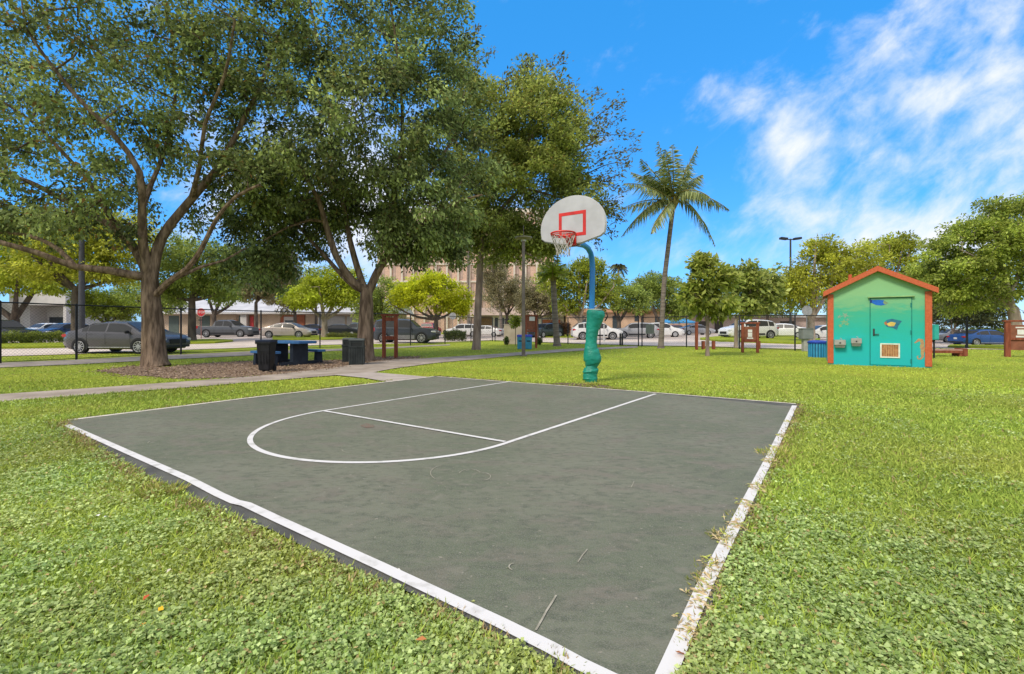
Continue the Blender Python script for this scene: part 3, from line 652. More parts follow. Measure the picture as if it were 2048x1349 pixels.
small_tree('lot_tree', 'pale-limbed green tree right behind the blue hoop pole', LOT, 1160, 43, [(1160, 570, 60, 44), (1110, 560, 44, 40), (1205, 580, 46, 44), (1140, 610, 36, 22), (1175, 535, 40, 24)], BRIG, BARK_P, tr=.26, seed=42, fork=642, size=.24, crad=.75)
small_tree('lot_tree', 'green tree behind the white crossover, between the hoop and the tall palm', LOT, 1238, 53, [(1235, 590, 36, 40), (1265, 600, 40, 36)], MIDG, BARK_D, tr=.25, seed=43, fork=645, size=.26, crad=.8)
small_tree('lot_tree', 'bushy green tree right behind the tall palm trunk', LOT, 1318, 60, [(1300, 575, 40, 36), (1345, 590, 40, 40), (1350, 620, 36, 24)], MIDG, BARK_D, tr=.22, seed=44, fork=645, size=.28, crad=.85)
small_tree('young_tree', 'young broad-leaved tree on a slim stem beside the short red posts', 'young trees on the lawn', 1415, 19.0, [(1415, 560, 44, 46), (1430, 605, 44, 36), (1390, 590, 36, 44), (1405, 530, 30, 26), (1450, 560, 26, 30)], [(.17, .23, .035), (.46, .50, .12)], BARK_R, tr=.075, seed=45, fork=628, size=.25, crad=.36, nleaf=44, mind=.25, dens_=3.2, step=.25)
small_tree('young_tree', 'broad-leaved tree on a pale stem behind the wooden fitness board', 'young trees on the lawn', 1472, 25.5, [(1490, 560, 50, 40), (1525, 590, 44, 40), (1480, 610, 44, 30), (1540, 560, 24, 30)], [(.16, .22, .045), (.46, .50, .14)], BARK_P, tr=.1, seed=46, fork=640, size=.28, crad=.46, nleaf=48, mind=.3, dens_=2.4, step=.3)
small_tree('round_tree', 'round olive-yellow tree left behind the painted hut', 'trees behind the painted hut', 1622, 34, [(1650, 545, 70, 56), (1600, 585, 50, 46), (1700, 530, 60, 60), (1640, 500, 40, 30), (1590, 560, 34, 34)], OLIV, BARK_P, tr=.28, seed=47, fork=640, size=.22, crad=.7)
small_tree('round_tree', 'round yellow-green tree rising behind the hut roof', 'trees behind the painted hut', 1770, 36, [(1770, 530, 76, 62), (1820, 560, 60, 60), (1730, 560, 50, 50), (1790, 490, 46, 26)], [(.23, .285, .03), (.52, .56, .08)], BARK_P, tr=.28, seed=48, fork=640, size=.22, crad=.7)
b4 = on(2032, 29); Y4 = 29.0
bigR = [L_(Y4, (2034, 690), (2033, 670), (2030, 640), (2026, 618), rad=(.36, .27)),
        L_(Y4, (2026, 622), (2015, 580), (2008, 540), (2000, 500), (1985, 455), dY=-1, rad=(.2, .05)),
        L_(Y4, (2026, 625), (2005, 600), (1975, 575), (1945, 560), (1905, 545), dY=1, rad=(.15, .04)),
        L_(Y4, (2020, 590), (2040, 540), (2060, 480), (2080, 420), dY=.8, rad=(.15, .05)),
        L_(Y4, (2012, 560), (1960, 520), (1920, 500), dY=-1.4, rad=(.09, .03))]
cD = blobs(14, Y4, [(2040, 460, 80, 76, 0, 2.6, 60), (1965, 490, 60, 62, 0, 2.4, 46), (1900, 530, 56, 60, .3, 2.4, 44), (1940, 575, 60, 50, .6, 2, 34), (2110, 500, 80, 90, 0, 3, 50), (1870, 570, 36, 46, .6, 1.8, 20), (2010, 560, 50, 40, 1.2, 1.5, 14), (1935, 460, 26, 30, 0, 1, 8), (2020, 410, 40, 30, 0, 1.5, 12)], .5)
tree('shade_tree', 'large spreading tree with pale limbs above the blue sedan', 'trees behind the painted hut', b4, bigR, cD, .72, 210, .2, [(.16, .225, .035), (.45, .52, .105)], BARK_P, 24, tip=.011, cvar=.45, skip=.2)
small_tree('scrub_tree', 'scrubby tangle of grey branches and dark leaves behind the grey sedan', 'trees behind the painted hut', 1905, 45, [(1890, 625, 40, 40), (1940, 630, 46, 36), (1985, 630, 40, 36), (1930, 600, 60, 24)], [(.05, .07, .025), (.17, .19, .06)], BARK_P, tr=.12, seed=50, fork=665, size=.26, crad=.7, nleaf=70)
# far trees closing the view between the nearer ones
for i, (px, Y, crown, cols, lab) in enumerate([
        (-150, 62, [(-150, 560, 110, 80)], MIDG, 'tall green tree far beyond the low building at the street end of the fence'),
        (290, 66, [(290, 590, 60, 44), (340, 600, 40, 30)], MIDG, 'green tree in front of the low building, right behind the spreading oak trunk'),
        (590, 68, [(575, 580, 60, 50), (540, 540, 46, 50)], GREY, 'grey-green tree rising over the long pale roof'),
        (770, 70, [(770, 600, 50, 50), (735, 610, 40, 40)], MIDG, 'green tree beside the brick tower, behind the dense oak trunk'),
        (1395, 76, [(1395, 600, 40, 36), (1440, 590, 40, 44)], DARK, 'dark tree behind the crown of the young tree'),
        (1535, 74, [(1520, 585, 46, 46), (1560, 600, 40, 40)], DARK, 'dark tree under the twin-headed parking light'),
        (1285, 80, [(1285, 590, 40, 44)], DARK, 'dark tree far behind the tall palm'),
        (1690, 72, [(1690, 600, 60, 44)], DARK, 'dark tree far behind the hut, under the round olive tree'),
        (1860, 70, [(1850, 590, 60, 60), (1930, 600, 60, 50)], MIDG, 'tree mass right behind the hut, under the large spreading tree')]):
    small_tree('distant_tree', lab, LOT, px, Y, crown, cols, BARK_D, tr=.25, seed=60 + i, size=.36, crad=1.0, nleaf=80, mind=.7, dens_=.7, step=.8)

# ------------------------------------------------------------------ palms
def frond(rng, leafacc, mb, o, tip, up, droop, width, n=30, cols=((.13, .18, .05), (.36, .40, .15))):
    o, tip = np.array(o), np.array(tip); d = tip - o; l = np.linalg.norm(d)
    ctrl = o + d * .5 + np.array([0, 0, up * l])
    ts = np.linspace(0, 1, 14); q = lambda t: (1 - t) ** 2 * o + 2 * t * (1 - t) * ctrl + t * t * tip
    mb.tube([q(t) for t in ts], [.045 * (1 - .85 * t) + .006 for t in ts], 5, caps=False)
    for t in np.linspace(.12, .99, n):
        p = q(t); tg = q(min(t + .02, 1)) - q(max(t - .02, 0)); tg = tg / np.linalg.norm(tg)
        s = np.cross(tg, [0, 0, 1]); ns = np.linalg.norm(s); s = s / ns if ns > .15 else np.array([1, 0, 0])
        u = np.cross(s, tg)
        ll = width * (math.sin(math.pi * min(t * .82 + .16, 1)) ** .8) * rng.uniform(.8, 1.15)
        for sg in (-1, 1):
            for _ in range(2):
                dd = s * sg * .75 + tg * .65 + np.array([0, 0, -droop]) + rng.normal(size=3) * .14
                leafacc[0].append(p); leafacc[1].append(dd); leafacc[2].append(u + rng.normal(size=3) * .3); leafacc[3].append(ll * rng.uniform(.75, 1.1)); leafacc[4].append(.055 + .02 * rng.uniform())
                c = np.array(cols[0]) + (np.array(cols[1]) - np.array(cols[0])) * rng.uniform() ** 1.2; leafacc[5].append(c * rng.uniform(.8, 1.2))
def palm(name, label, group, base, trunk, r, tips, seed, width=.75, cols=((.13, .18, .05), (.36, .40, .15)), droop=.55, bark=PALMBARK, nuts=True):
    rng = np.random.default_rng(seed); t = empty(name, base, label, 'palm tree', group)
    tr = [Vector(p) - base for p in trunk]; n = len(tr)
    s = Skel(); s.limb(tr, [r * 1.7, r * 1.15] + [r * (1 - .3 * i / n) for i in range(n - 2)], .25, root=True)
    mb = MB(); mb.tube(s.p, [q * (1 + .035 * (i % 2)) for i, q in enumerate(s.r)], 12); mb.build('trunk', bark, t, smooth=True)
    o = tr[-1]; acc = [[] for _ in range(6)]; mb = MB()
    for tip, up, dr in tips: frond(rng, acc, mb, o + Vector((0, 0, rng.uniform(-.15, .25))), Vector(tip) - base, up, dr, width, cols=cols)
    for k in range(7):                                  # boots and a few fruit at the heart of the crown
        a = k * .9; mb.tube([o + Vector((0, 0, -.55)), o + Vector((math.cos(a) * .2, math.sin(a) * .2, -.1)), o + Vector((math.cos(a) * .3, math.sin(a) * .3, .25))], [.07, .09, .03], 6)
    leaves('crown', *[np.array(x) for x in acc], leafmat('frond', .2, .4, .4), t, fold=.03, wide=.3, extra=(mb.v, [f for f in mb.f if len(f) == 4], mat('frond_stalk', (.22, .19, .06), .7)))
    return t
bp_ = gp(1322, 697); YP = bp_.y; rp = random.Random(9)
tipl = [(1316, 284, -.05), (1395, 292, .05), (1282, 318, .02), (1262, 345, .1), (1247, 368, .16), (1240, 420, .2), (1243, 474, .28), (1303, 466, .15), (1458, 420, .25), (1430, 492, .38), (1420, 395, .3), (1345, 290, .0), (1375, 330, .0), (1290, 350, .1), (1405, 350, .15), (1330, 300, .02), (1270, 440, .22)]
palm('coconut_palm', 'tall coconut palm with ragged fronds on a slender leaning trunk', 'palms', bp_, [at(1322, 699, YP), at(1322, 690, YP), at(1324, 650, YP), at(1328, 570, YP), at(1337, 490, YP), at(1348, 400, YP)], .135,
     [(at(x, y, YP + rp.uniform(-2.2, 2.2)), up, .75 + .45 * (up > .1)) for x, y, up in tipl], 71, width=1.0)
bp2 = gp(1112, 693); YQ = bp2.y
palm('slender_palm', 'palm with a flared grey trunk left of the green padded pole', 'palms', bp2, [at(1114, 695, YQ), at(1114, 688, YQ), at(1112, 660, YQ), at(1109, 610, YQ), at(1106, 552, YQ)], .19,
     [(at(1106 + 32 * math.cos(a), 543 - 26 * math.sin(a) + (14 if k % 2 else 0), YQ + rp.uniform(-1.2, 1.2)), .2, .5) for k, a in enumerate(np.linspace(-.7, 3.9, 15))], 72, width=.5, cols=((.24, .33, .03), (.50, .58, .08)))
for i, (px, top, lab) in enumerate(((938, 470, 'yellowish palm before the brick tower, left of the feathery tree trunk'), (1003, 482, 'yellowish palm before the brick tower, between feathery tree trunk and lamp post'))):
    Yb = 62; bb = on(px, Yb)
    palm('slender_palm', lab, 'palms', bb, [bb, bb + Vector((0, 0, .4)), at(px - 2, 600, Yb), at(px, top, Yb)], .2,
         [(at(px + 42 * math.cos(a), top - 34 * math.sin(a) + 22, Yb + rp.uniform(-2, 2)), .3, .7) for a in np.linspace(-.9, 4.0, 15)], 74 + i, width=1.0, cols=((.22, .20, .03), (.42, .36, .08)))
for i, (px, top) in enumerate(((1237, 535),)):
    Yb = 85; bb = on(px, Yb)
    palm('slender_palm', 'small distant palm topping the trees right of the hoop', 'palms', bb, [bb, bb + Vector((0, 0, .4)), at(px, 600, Yb), at(px, top, Yb)], .2,
         [(at(px + 20 * math.cos(a), top - 16 * math.sin(a) + 8, Yb + rp.uniform(-1.5, 1.5)), .3, .7) for a in np.linspace(-.9, 4.0, 12)], 78, width=.9, cols=((.06, .08, .03), (.16, .18, .06)))

# ------------------------------------------------------------------ hedges and shrubs
def shrub(name, label, group, a, b, depth, h, cols, n, size=.12, seed=1, cat='hedge'):
    rng = np.random.default_rng(seed); a, b = Vector(a), Vector(b); d = (b - a); l = d.length; d.normalize(); s = Vector((-d.y, d.x, 0))
    t = empty(name, (a + b) / 2, label, cat, group); o = (a + b) / 2
    P = np.array([tuple(a + d * rng.uniform(0, l) + s * rng.uniform(-.5, .5) * depth - o) for _ in range(n)]); zz = rng.uniform(0, 1, n) ** .6
    lump = .86 + .14 * np.sin(P[:, 0] * 5 + seed) * np.cos(P[:, 1] * 4)
    P[:, 2] = P[:, 2] + zz * h * lump
    P += rng.normal(size=(n, 3)) * .04
    C = np.array(cols[0]) + (np.array(cols[1]) - np.array(cols[0])) * rng.uniform(0, 1, (n, 1)) ** 1.2
    L = size * rng.uniform(.6, 1.3, n)
    tw = MB()
    k = max(3, int(l / .5))
    for i in range(k):
        p = a + d * (l * (i + .5) / k) - o
        for q in range(3): tw.tube([p, p + Vector((rng.uniform(-.25, .25), rng.uniform(-.25, .25), h * .85))], [.02, .006], 4, caps=False)
    leaves('foliage', P, rng.normal(size=(n, 3)) + np.array([0, 0, .3]), rng.normal(size=(n, 3)) + np.array([0, -.4, .8]), L, L * .6, C, LEAF, t, extra=(tw.v, tw.f, BARK_D))
    return t
HG = 'clipped hedges along the parking lot'
shrub('hedge', 'long clipped hedge between the black car and the silver sedan', HG, gp(-260, 698), gp(128, 688), 1.0, .95, [(.10, .14, .02), (.32, .38, .07)], 9000, seed=81)
shrub('hedge', 'loose hedge in front of the dark cars, right of the pale trunk', HG, on(655, 43), on(725, 43), .9, .55, [(.10, .12, .03), (.26, .28, .06)], 2600, seed=82)
shrub('hedge', 'dark block of hedge right of the dark SUV', HG, on(888, 39.5), on(932, 39.5), .9, 1.0, [(.04, .06, .015), (.14, .18, .04)], 3000, seed=83)
shrub('shrub', 'small round shrub left of the beige utility wall', 'small shrubs by the utility wall', on(1010, 31), on(1016, 31), .4, .5, [(.035, .06, .015), (.10, .15, .03)], 600, .09, 84, 'shrub')
shrub('shrub', 'small round shrub right of the wooden notice board', 'small shrubs by the utility wall', on(1075, 31), on(1081, 31), .4, .5, [(.035, .06, .015), (.10, .15, .03)], 600, .09, 85, 'shrub')
shrub('hedge', 'reddish flowering hedge left of the white crossover', HG, on(1085, 55), on(1140, 55), 1.2, 1.9, [(.10, .08, .03), (.30, .14, .07)], 3500, .18, 86)
shrub('hedge', 'bright green hedge behind the blue sedan', HG, on(1940, 44), on(2090, 44), 1.2, 1.7, [(.08, .13, .02), (.25, .32, .05)], 5000, .17, 87)
small_tree('sapling', 'sapling with a few bright leaves before the beige utility wall', None, 1031, 30, [(1030, 642, 12, 16)], BRIG, BARK_D, tr=.03, seed=88, fork=655, size=.15, crad=.22, nleaf=40, mind=.12, dens_=8, step=.2)
# ------------------------------------------------------------------ basketball hoop
def hoop():
    base = gp(1180, 765); Y = base.y
    t = empty('basketball_hoop', base, 'basketball hoop with a fan-shaped pale backboard on a blue gooseneck pole wrapped in green padding', 'basketball hoop')
    lo = lambda p: Vector(p) - base
    bl = (gp(1597, 812.5) - gp(870, 755.5)); bl.z = 0; bl.normalize()           # along the baseline
    fw = Vector((bl.y, -bl.x, 0)); fw = fw if fw.y < 0 else -fw                    # towards the court
    up = Vector((0, 0, 1))
    BLUE = mat('pole_blue', (.014, .16, .50), .38, .5, col2=(.012, .22, .48), scale=1.2, detail=6)
    bc = at(1144, 488, Y - .75)                                                    # middle of the backboard's lower edge
    bc = lo(bc)
    px_top = lo(at(1185, 540, Y))
    p0 = Vector((0, 0, 0)); pts = [p0, lo(at(1183, 640, Y)), px_top, lo(at(1184, 520, Y)), lo(at(1181.5, 507, Y - .06)), lo(at(1176, 497, Y - .18)), lo(at(1168, 491, Y - .34)), bc + up * .02 - fw * .12]
    MB().tube(pts, [.066, .061, .059, .058, .057, .056, .055, .05], 18).build('pole', BLUE, t, smooth=True)
    br = MB(); br.box(bc + up * .12 - fw * .06, (.30, .05, .34), mat=Matrix((bl, -fw, up)).transposed()); br.bar(bc - fw * .1 + up * .04, bc - fw * .02 + up * .55 + bl * .3, .04); br.bar(bc - fw * .1 + up * .04, bc - fw * .02 + up * .55 - bl * .3, .04)
    br.build('bracket', mat('bracket_steel', (.25, .25, .26), .5, .5, .6), t)
    # fan-shaped board, 25 mm cast aluminium with a rolled edge
    ol = [(-.20, 0), (.20, 0), (.60, .10), (.68, .16), (.70, .30)]
    ol += [(.70 * math.cos(a), .34 + .60 * math.sin(a)) for a in np.linspace(.02, math.pi - .02, 26)]
    ol += [(-.70, .30), (-.68, .16), (-.60, .10)]
    P = lambda u, v, d=0.0: bc + bl * u + up * v + fw * d
    bd = MB(); bd.prism([P(u, v, -.012) for u, v in ol], fw * .025)
    board = bd.build('backboard', mat('board_paint', (.40, .40, .41), .5, .4, col2=(.47, .47, .485), scale=3, detail=8), t, bevel=.006)
    ed = MB(); ed.tube([P(u, v, -.02) for u, v in ol + [ol[0]]], .018, 8, caps=False); ed.build('board_edge', mat('board_edge', (.42, .42, .41), .5, .4), board, smooth=True)
    RED = mat('rim_red', (.55, .022, .015), .42, .4, var=.15, scale=8)
    sq = MB(); cu = .01
    for (a, b) in (((cu - .295, .175), (cu + .295, .175)), ((cu - .295, .60), (cu + .295, .60))): sq.prism([P(a[0], a[1] - .033, .0145), P(b[0], a[1] - .033, .0145), P(b[0], a[1] + .033, .0145), P(a[0], a[1] + .033, .0145)], fw * .002)
    for x in (cu - .262, cu + .262): sq.prism([P(x - .033, .209, .0145), P(x + .033, .209, .0145), P(x + .033, .566, .0145), P(x - .033, .566, .0145)], fw * .002)
    sq.build('target_square', RED, board)
    rc = P(.0, .135, .39)
    ring = [rc + bl * (.2286 * math.cos(a)) + fw * (.2286 * math.sin(a)) for a in np.linspace(0, 2 * math.pi, 41)]
    rm = MB(); rm.tube(ring, .018, 8, caps=False)
    rm.tube([r - up * .036 for r in ring], .009, 6, caps=False)
    rm.box(P(0, .07, .03), (.20, .03, .22), mat=Matrix((bl, fw, up)).transposed()); rm.box(P(0, .125, .10), (.15, .15, .03), mat=Matrix((bl, fw, up)).transposed())
    for sx in (-1, 1): rm.bar(P(.07 * sx, .0, .03), P(.07 * sx, .115, .17), .02, .03)
    rm.build('rim', RED, t, smooth=True)
    nt = MB(); n = 12; lv = [(.2286, -.02), (.205, -.11), (.175, -.19), (.145, -.27), (.125, -.35), (.13, -.43)]
    def np_(k, i, h): r, z = lv[i]; a = 2 * math.pi * (k + h) / n; return rc + bl * (r * math.cos(a)) + fw * (r * math.sin(a)) + up * z
    for i in range(len(lv) - 1):
        for k in range(n):
            h = .5 * (i % 2); nt.tube([np_(k, i, h), np_(k, i + 1, h + .5)], .007, 4, caps=False); nt.tube([np_(k, i, h), np_(k, i + 1, h - .5)], .007, 4, caps=False)
    nt.build('net', mat('net_cord', (.42, .40, .36), .9, .1, var=.2), t, fix=False)
    # sagging vinyl pad, profile from the photograph, with folds
    prof = [(621, 1174, 1204), (624, 1172.5, 1209), (630, 1172.5, 1211), (640, 1173, 1207), (650, 1172.5, 1202), (662, 1171.5, 1198), (675, 1170.5, 1195), (685, 1170, 1194), (695, 1168.5, 1195), (703, 1167, 1199), (712, 1166.5, 1202), (719, 1167, 1203), (726, 1169, 1201), (731, 1171, 1196), (735, 1171, 1194), (739, 1167, 1197), (744, 1165, 1197), (748, 1166.5, 1195), (752, 1166, 1195), (757, 1165, 1195.5), (762, 1167, 1194), (768, 1169, 1193)]
    pad = MB(); n = 36; k = Y / F; rng = random.Random(3); rows = []
    ys = np.linspace(621, 768, 74)
    for y in ys:
        l = np.interp(y, [p[0] for p in prof], [p[1] for p in prof]); r = np.interp(y, [p[0] for p in prof], [p[2] for p in prof])
        c = lo(at((l + r) / 2, y, Y)); rows.append((c, (r - l) / 2 * k))
    for i, (c, r) in enumerate(rows):
        for j in range(n):
            a = 2 * math.pi * j / n; y = ys[i]
            fz_ = noise.noise(Vector((math.cos(a) * 1.6, math.sin(a) * 1.6, y * .045))); f2_ = noise.noise(Vector((math.cos(a) * 3.1 + 7, math.sin(a) * 3.1, y * .16))); w = .95 + .07 * fz_ + .10 * (abs(f2_) - .25) * (1 if y > 688 else .45) + .03 * math.sin(y * .8 + 2.2 * fz_ + a) * (1 if y > 728 else .1)
            pad.v.append(tuple(c + Vector((math.cos(a) * r * w, math.sin(a) * r * .95 * w, .012 * math.sin(2 * a + i)))))
    for i in range(len(rows) - 1):
        for j in range(n): pad.f.append((i * n + j, i * n + (j + 1) % n, (i + 1) * n + (j + 1) % n, (i + 1) * n + j)); pad.m.append(0)
    pad.f.append(tuple(range(n))); pad.m.append(0); pad.f.append(tuple((len(rows) - 1) * n + j for j in range(n - 1, -1, -1))); pad.m.append(0)
    pdo = pad.build('pole_pad', mat('pad_vinyl', (.006, .20, .135), .48, .4, col2=(.008, .26, .18), scale=4, bump=.022, bscale=13, detail=6), t, smooth=True)
    st = MB(); a = lo(at(1204, 628, Y)); st.tube([a + Vector((0, -.05, 0)), a + Vector((.09, -.05, .02)), a + Vector((.115, -.03, -.06)), a + Vector((.06, 0, -.16))], .014, 6); st.build('strap', mat('strap_black', (.02, .02, .02), .7), pdo, smooth=True)
    tp = MB(); c, r = rows[0]; tp.cyl(c + up * .012, r * .92, .03, 24); tp.build('foam_top', mat('foam', (.50, .55, .48), .9, .1, var=.15), pdo)
hoop()

# ------------------------------------------------------------------ painted hut
def hut():
    A, B = gp(1656, 729), gp(1863, 736.5); A.z = B.z = 0
    u = (B - A); W = u.length; u.normalize(); w = Vector((-u.y, u.x, 0)); D = 2.7
    t = empty('painted_hut', A, 'small gabled hut painted sea green with fish murals and orange trim', 'hut', rz=math.atan2(u.y, u.x))
    def hp(px, py, off=0.0):                            # pixel -> local point on the front wall
        d = Vector(((px - CX) / F, 1, (HY - py) / F)); nrm = -w
        q = A + nrm * off; s = (q - Vector((0, 0, EYE))).dot(nrm) / d.dot(nrm); p = Vector((0, 0, EYE)) + d * s - A
        return Vector((p.dot(u), -off, p.z))
    m = bpy.data.materials.new('mural'); m.use_nodes = True; nt = m.node_tree; N, L = nt.nodes, nt.links; b = N['Principled BSDF']; b.inputs['Roughness'].default_value = .6; b.inputs['Specular IOR Level'].default_value = .3
    tc = N.new('ShaderNodeTexCoord'); sp = N.new('ShaderNodeSeparateXYZ'); L.new(tc.outputs['Object'], sp.inputs[0])
    mp = N.new('ShaderNodeMapping'); mp.inputs['Scale'].default_value = (1, 1, 3.2); L.new(tc.outputs['Object'], mp.inputs[0])
    n = N.new('ShaderNodeTexNoise'); n.inputs['Scale'].default_value = 2.6; n.inputs['Detail'].default_value = 9; n.inputs['Roughness'].default_value = .65; L.new(mp.outputs[0], n.inputs['Vector'])
    ma = N.new('ShaderNodeMath'); ma.operation = 'MULTIPLY_ADD'; L.new(n.outputs[0], ma.inputs[0]); ma.inputs[1].default_value = .9; L.new(sp.outputs[2], ma.inputs[2])
    mr = N.new('ShaderNodeMapRange'); mr.inputs['From Min'].default_value = .45; mr.inputs['From Max'].default_value = 3.45; L.new(ma.outputs[0], mr.inputs['Value'])
    cr = N.new('ShaderNodeValToRGB'); e = cr.color_ramp.elements; e[0].position = 0; e[0].color = (.012, .40, .42, 1); e[1].position = 1; e[1].color = (.24, .46, .20, 1)
    for pos, c in ((.22, (.012, .43, .40)), (.38, (.02, .41, .32)), (.55, (.05, .40, .25)), (.62, (.15, .42, .22)), (.74, (.22, .46, .22))): x = e.new(pos); x.color = (*c, 1)
    L.new(mr.outputs[0], cr.inputs[0]); L.new(cr.outputs[0], b.inputs['Base Color'])
    n2 = N.new('ShaderNodeTexNoise'); n2.inputs['Scale'].default_value = 60; L.new(tc.outputs['Object'], n2.inputs['Vector']); bp = N.new('ShaderNodeBump'); bp.inputs['Distance'].default_value = .004; L.new(n2.outputs[0], bp.inputs['Height']); L.new(bp.outputs[0], b.inputs['Normal'])
    ORG = mat('hut_orange', (.44, .095, .034), .6, .3, col2=(.53, .125, .048), scale=22, bump=.004, detail=8)
    ze = 2.26; za = 2.90
    wl = MB(); wl.prism([(0, 0, -.1), (W, 0, -.1), (W, 0, ze), (W / 2, 0, za), (0, 0, ze)], (0, D, 0)); wl.build('wall', m, t)
    # roof: two slabs with tiled upper side and thick barge boards in front
    rf = MB(); oh, th = .12, .095
    sl = (za - ze) / (W / 2); apex = (W / 2, za + .012)
    for sx in (-1, 1):
        ex = W / 2 + sx * (W / 2 + oh); ez = za - sl * (W / 2 + oh) + .012
        rf.prism([(apex[0], -.16, apex[1]), (ex, -.16, ez), (ex, -.16, ez + th), (apex[0], -.16, apex[1] + th * 1.08)], (0, D + .32, 0))
    roof = rf.build('roof', ORG, t, bevel=.012)
    for sx in (-1, 1):
        bb = MB(); ex = W / 2 + sx * (W / 2 + oh + .01); ez = za - sl * (W / 2 + oh + .01)
        bb.prism([(apex[0], -.185, apex[1] - .03), (ex, -.185, ez - .035), (ex, -.185, ez + th + .03), (apex[0], -.185, apex[1] + th + .04)], (0, .022, 0)); bb.build('barge_board', ORG, roof, bevel=.006)
    vv = MB(); vv.cyl((W / 2 - .62, 1.0, za - sl * .62 + .2), .05, .3, 10); vv.build('roof_vent', ORG, roof)
    for x, x1 in ((-.012, .145), (W - .145, W + .012)):
        c = MB(); c.box(((x + x1) / 2, -.008, (ze - .012) / 2 + .01), (x1 - x, .05, ze - .06)); c.build('corner_post', ORG, t, bevel=.008)
    # door with drip moulding, hinges, lever handle and louvre
    dl, dr = hp(1741, 690).x, hp(1822.5, 690).x; zt = hp(1780, 597).z
    dd = MB(); dd.box(((dl + dr) / 2, -.010, zt / 2 + .02), (dr - dl, .03, zt - .04)); door = dd.build('door', m, t, bevel=.006)
    fr = MB()
    DARK_ = mat('gap_dark', (.012, .19, .165), .8)
    for x in (dl - .012, dr + .012): fr.box((x, -.004, zt / 2 + .02), (.014, .016, zt - .02))
    fr.box(((dl + dr) / 2, -.004, zt + .010), (dr - dl + .05, .016, .014)); fr.build('door_gap', DARK_, door)
    lt = MB(); lt.box(((dl + dr) / 2, -.045, zt + .045), (dr - dl + .14, .09, .035)); lt.build('drip_moulding', mat('lintel', (.28, .45, .20), .6), t, bevel=.006)
    for z in (zt - .22, zt * .5, .18): h = MB(); h.box((dr - .01, -.03, z), (.025, .02, .13)); h.build('hinge', DARK_, door)
    hd = MB(); q = hp(1747.5, 665); hd.box((q.x, -.03, q.z), (.045, .015, .22)); hd.bar((q.x, -.06, q.z - .06), (q.x + .12, -.06, q.z - .06), .022); hd.bar((q.x, -.03, q.z - .06), (q.x, -.07, q.z - .06), .022); hd.build('handle', mat('handle_dark', (.03, .035, .035), .4, .5), door)
    a, c = hp(1760, 715.5), hp(1799.5, 687.5)
    vf = MB(); fw_ = .035; x0, x1, z0, z1 = a.x, c.x, a.z, c.z
    for bx in (((x0 + x1) / 2, z0 + fw_ / 2, x1 - x0, fw_), ((x0 + x1) / 2, z1 - fw_ / 2, x1 - x0, fw_)): vf.box((bx[0], -.036, bx[1]), (bx[2], .022, bx[3]))
    for x in (x0 + fw_ / 2, x1 - fw_ / 2): vf.box((x, -.036, (z0 + z1) / 2), (fw_, .022, z1 - z0 - 2 * fw_ - .002))
    vent = vf.build('vent_frame', mat('vent_white', (.66, .68, .58), .6), door)
    vs_ = MB(); k = 7
    for i in range(k): x = x0 + fw_ + (i + .5) * (x1 - x0 - 2 * fw_) / k; vs_.box((x, -.030, (z0 + z1) / 2), ((x1 - x0) / k * .62, .012, z1 - z0 - 2 * fw_ - .01), rz=0)
    vs_.build('louvre', mat('louvre_tan', (.36, .17, .075), .7, var=.25, scale=14), door)
    bk = MB(); bk.box(((x0 + x1) / 2, -.0262, (z0 + z1) / 2), (x1 - x0 - 2 * fw_ + .004, .002, z1 - z0 - 2 * fw_ + .004)); bk.build('louvre_back', mat('louvre_back', (.50, .33, .14), .8), door)
    # two drinking fountains
    STEEL = mat('fountain_steel', (.40, .385, .35), .35, .5, metal=.35, var=.12)
    for (xa, xb, ya, yb) in ((1668.5, 1691, 680, 691.5), (1701.5, 1722.5, 677, 688.5)):
        a, c = hp(xa, yb), hp(xb, ya); f = MB(); cx, wd, hh = (a.x + c.x) / 2, c.x - a.x, c.z - a.z
        f.prism([(a.x, -.001, a.z + .02), (c.x, -.001, a.z + .02), (c.x, -.001, c.z), (a.x, -.001, c.z)], (0, -.22, 0)); f.prism([(a.x + .02, -.001, a.z - .06), (c.x - .02, -.001, a.z - .06), (c.x - .02, -.001, a.z + .018), (a.x + .02, -.001, a.z + .018)], (0, -.14, 0))
        fo = f.build('drinking_fountain', STEEL, t, bevel=.012)
        g = MB(); g.cyl((cx, -.226, a.z + hh * .5), .022, .02, 12, axis=(0, 1, 0)); g.build('push_button', mat('button_dark', (.03, .03, .03), .4), fo)
        g = MB(); g.tube([(cx + .04, -.12, c.z - .01), (cx + .04, -.12, c.z + .035), (cx + .0, -.12, c.z + .05)], .01, 8); g.build('spout', STEEL, fo, smooth=True)
    # painted sea creatures: flat paint on the wall and door
    def paint(name, polys, cols, off, parent):
        mb = MB()
        for i, (pl, k) in enumerate(polys):
            mb.mi = k; o_ = off + .0012 * i; mb.add([hp(x, y, o_) for x, y in pl], [tuple(range(len(pl)))])
        return mb.build(name, [mat('mural_paint_%02d' % c[0], c[1], .6, col2=tuple(min(1, v * 1.35) for v in c[1]), scale=18) for c in cols], parent, fix=False)
    paint('painted_fish', [([(1739.5, 599), (1745, 600.5), (1757, 600), (1768, 601), (1777, 606.5), (1771, 610), (1762, 611.5), (1752, 610.5), (1745, 607), (1740, 606)], 0), ([(1768, 601.2), (1777, 606.5), (1770, 610), (1766, 606)], 1), ([(1740, 599), (1744, 601), (1744, 606), (1740, 606)], 2)],
          [(0, (.01, .10, .42)), (1, (.16, .25, .13)), (2, (.01, .03, .13))], .029, door)
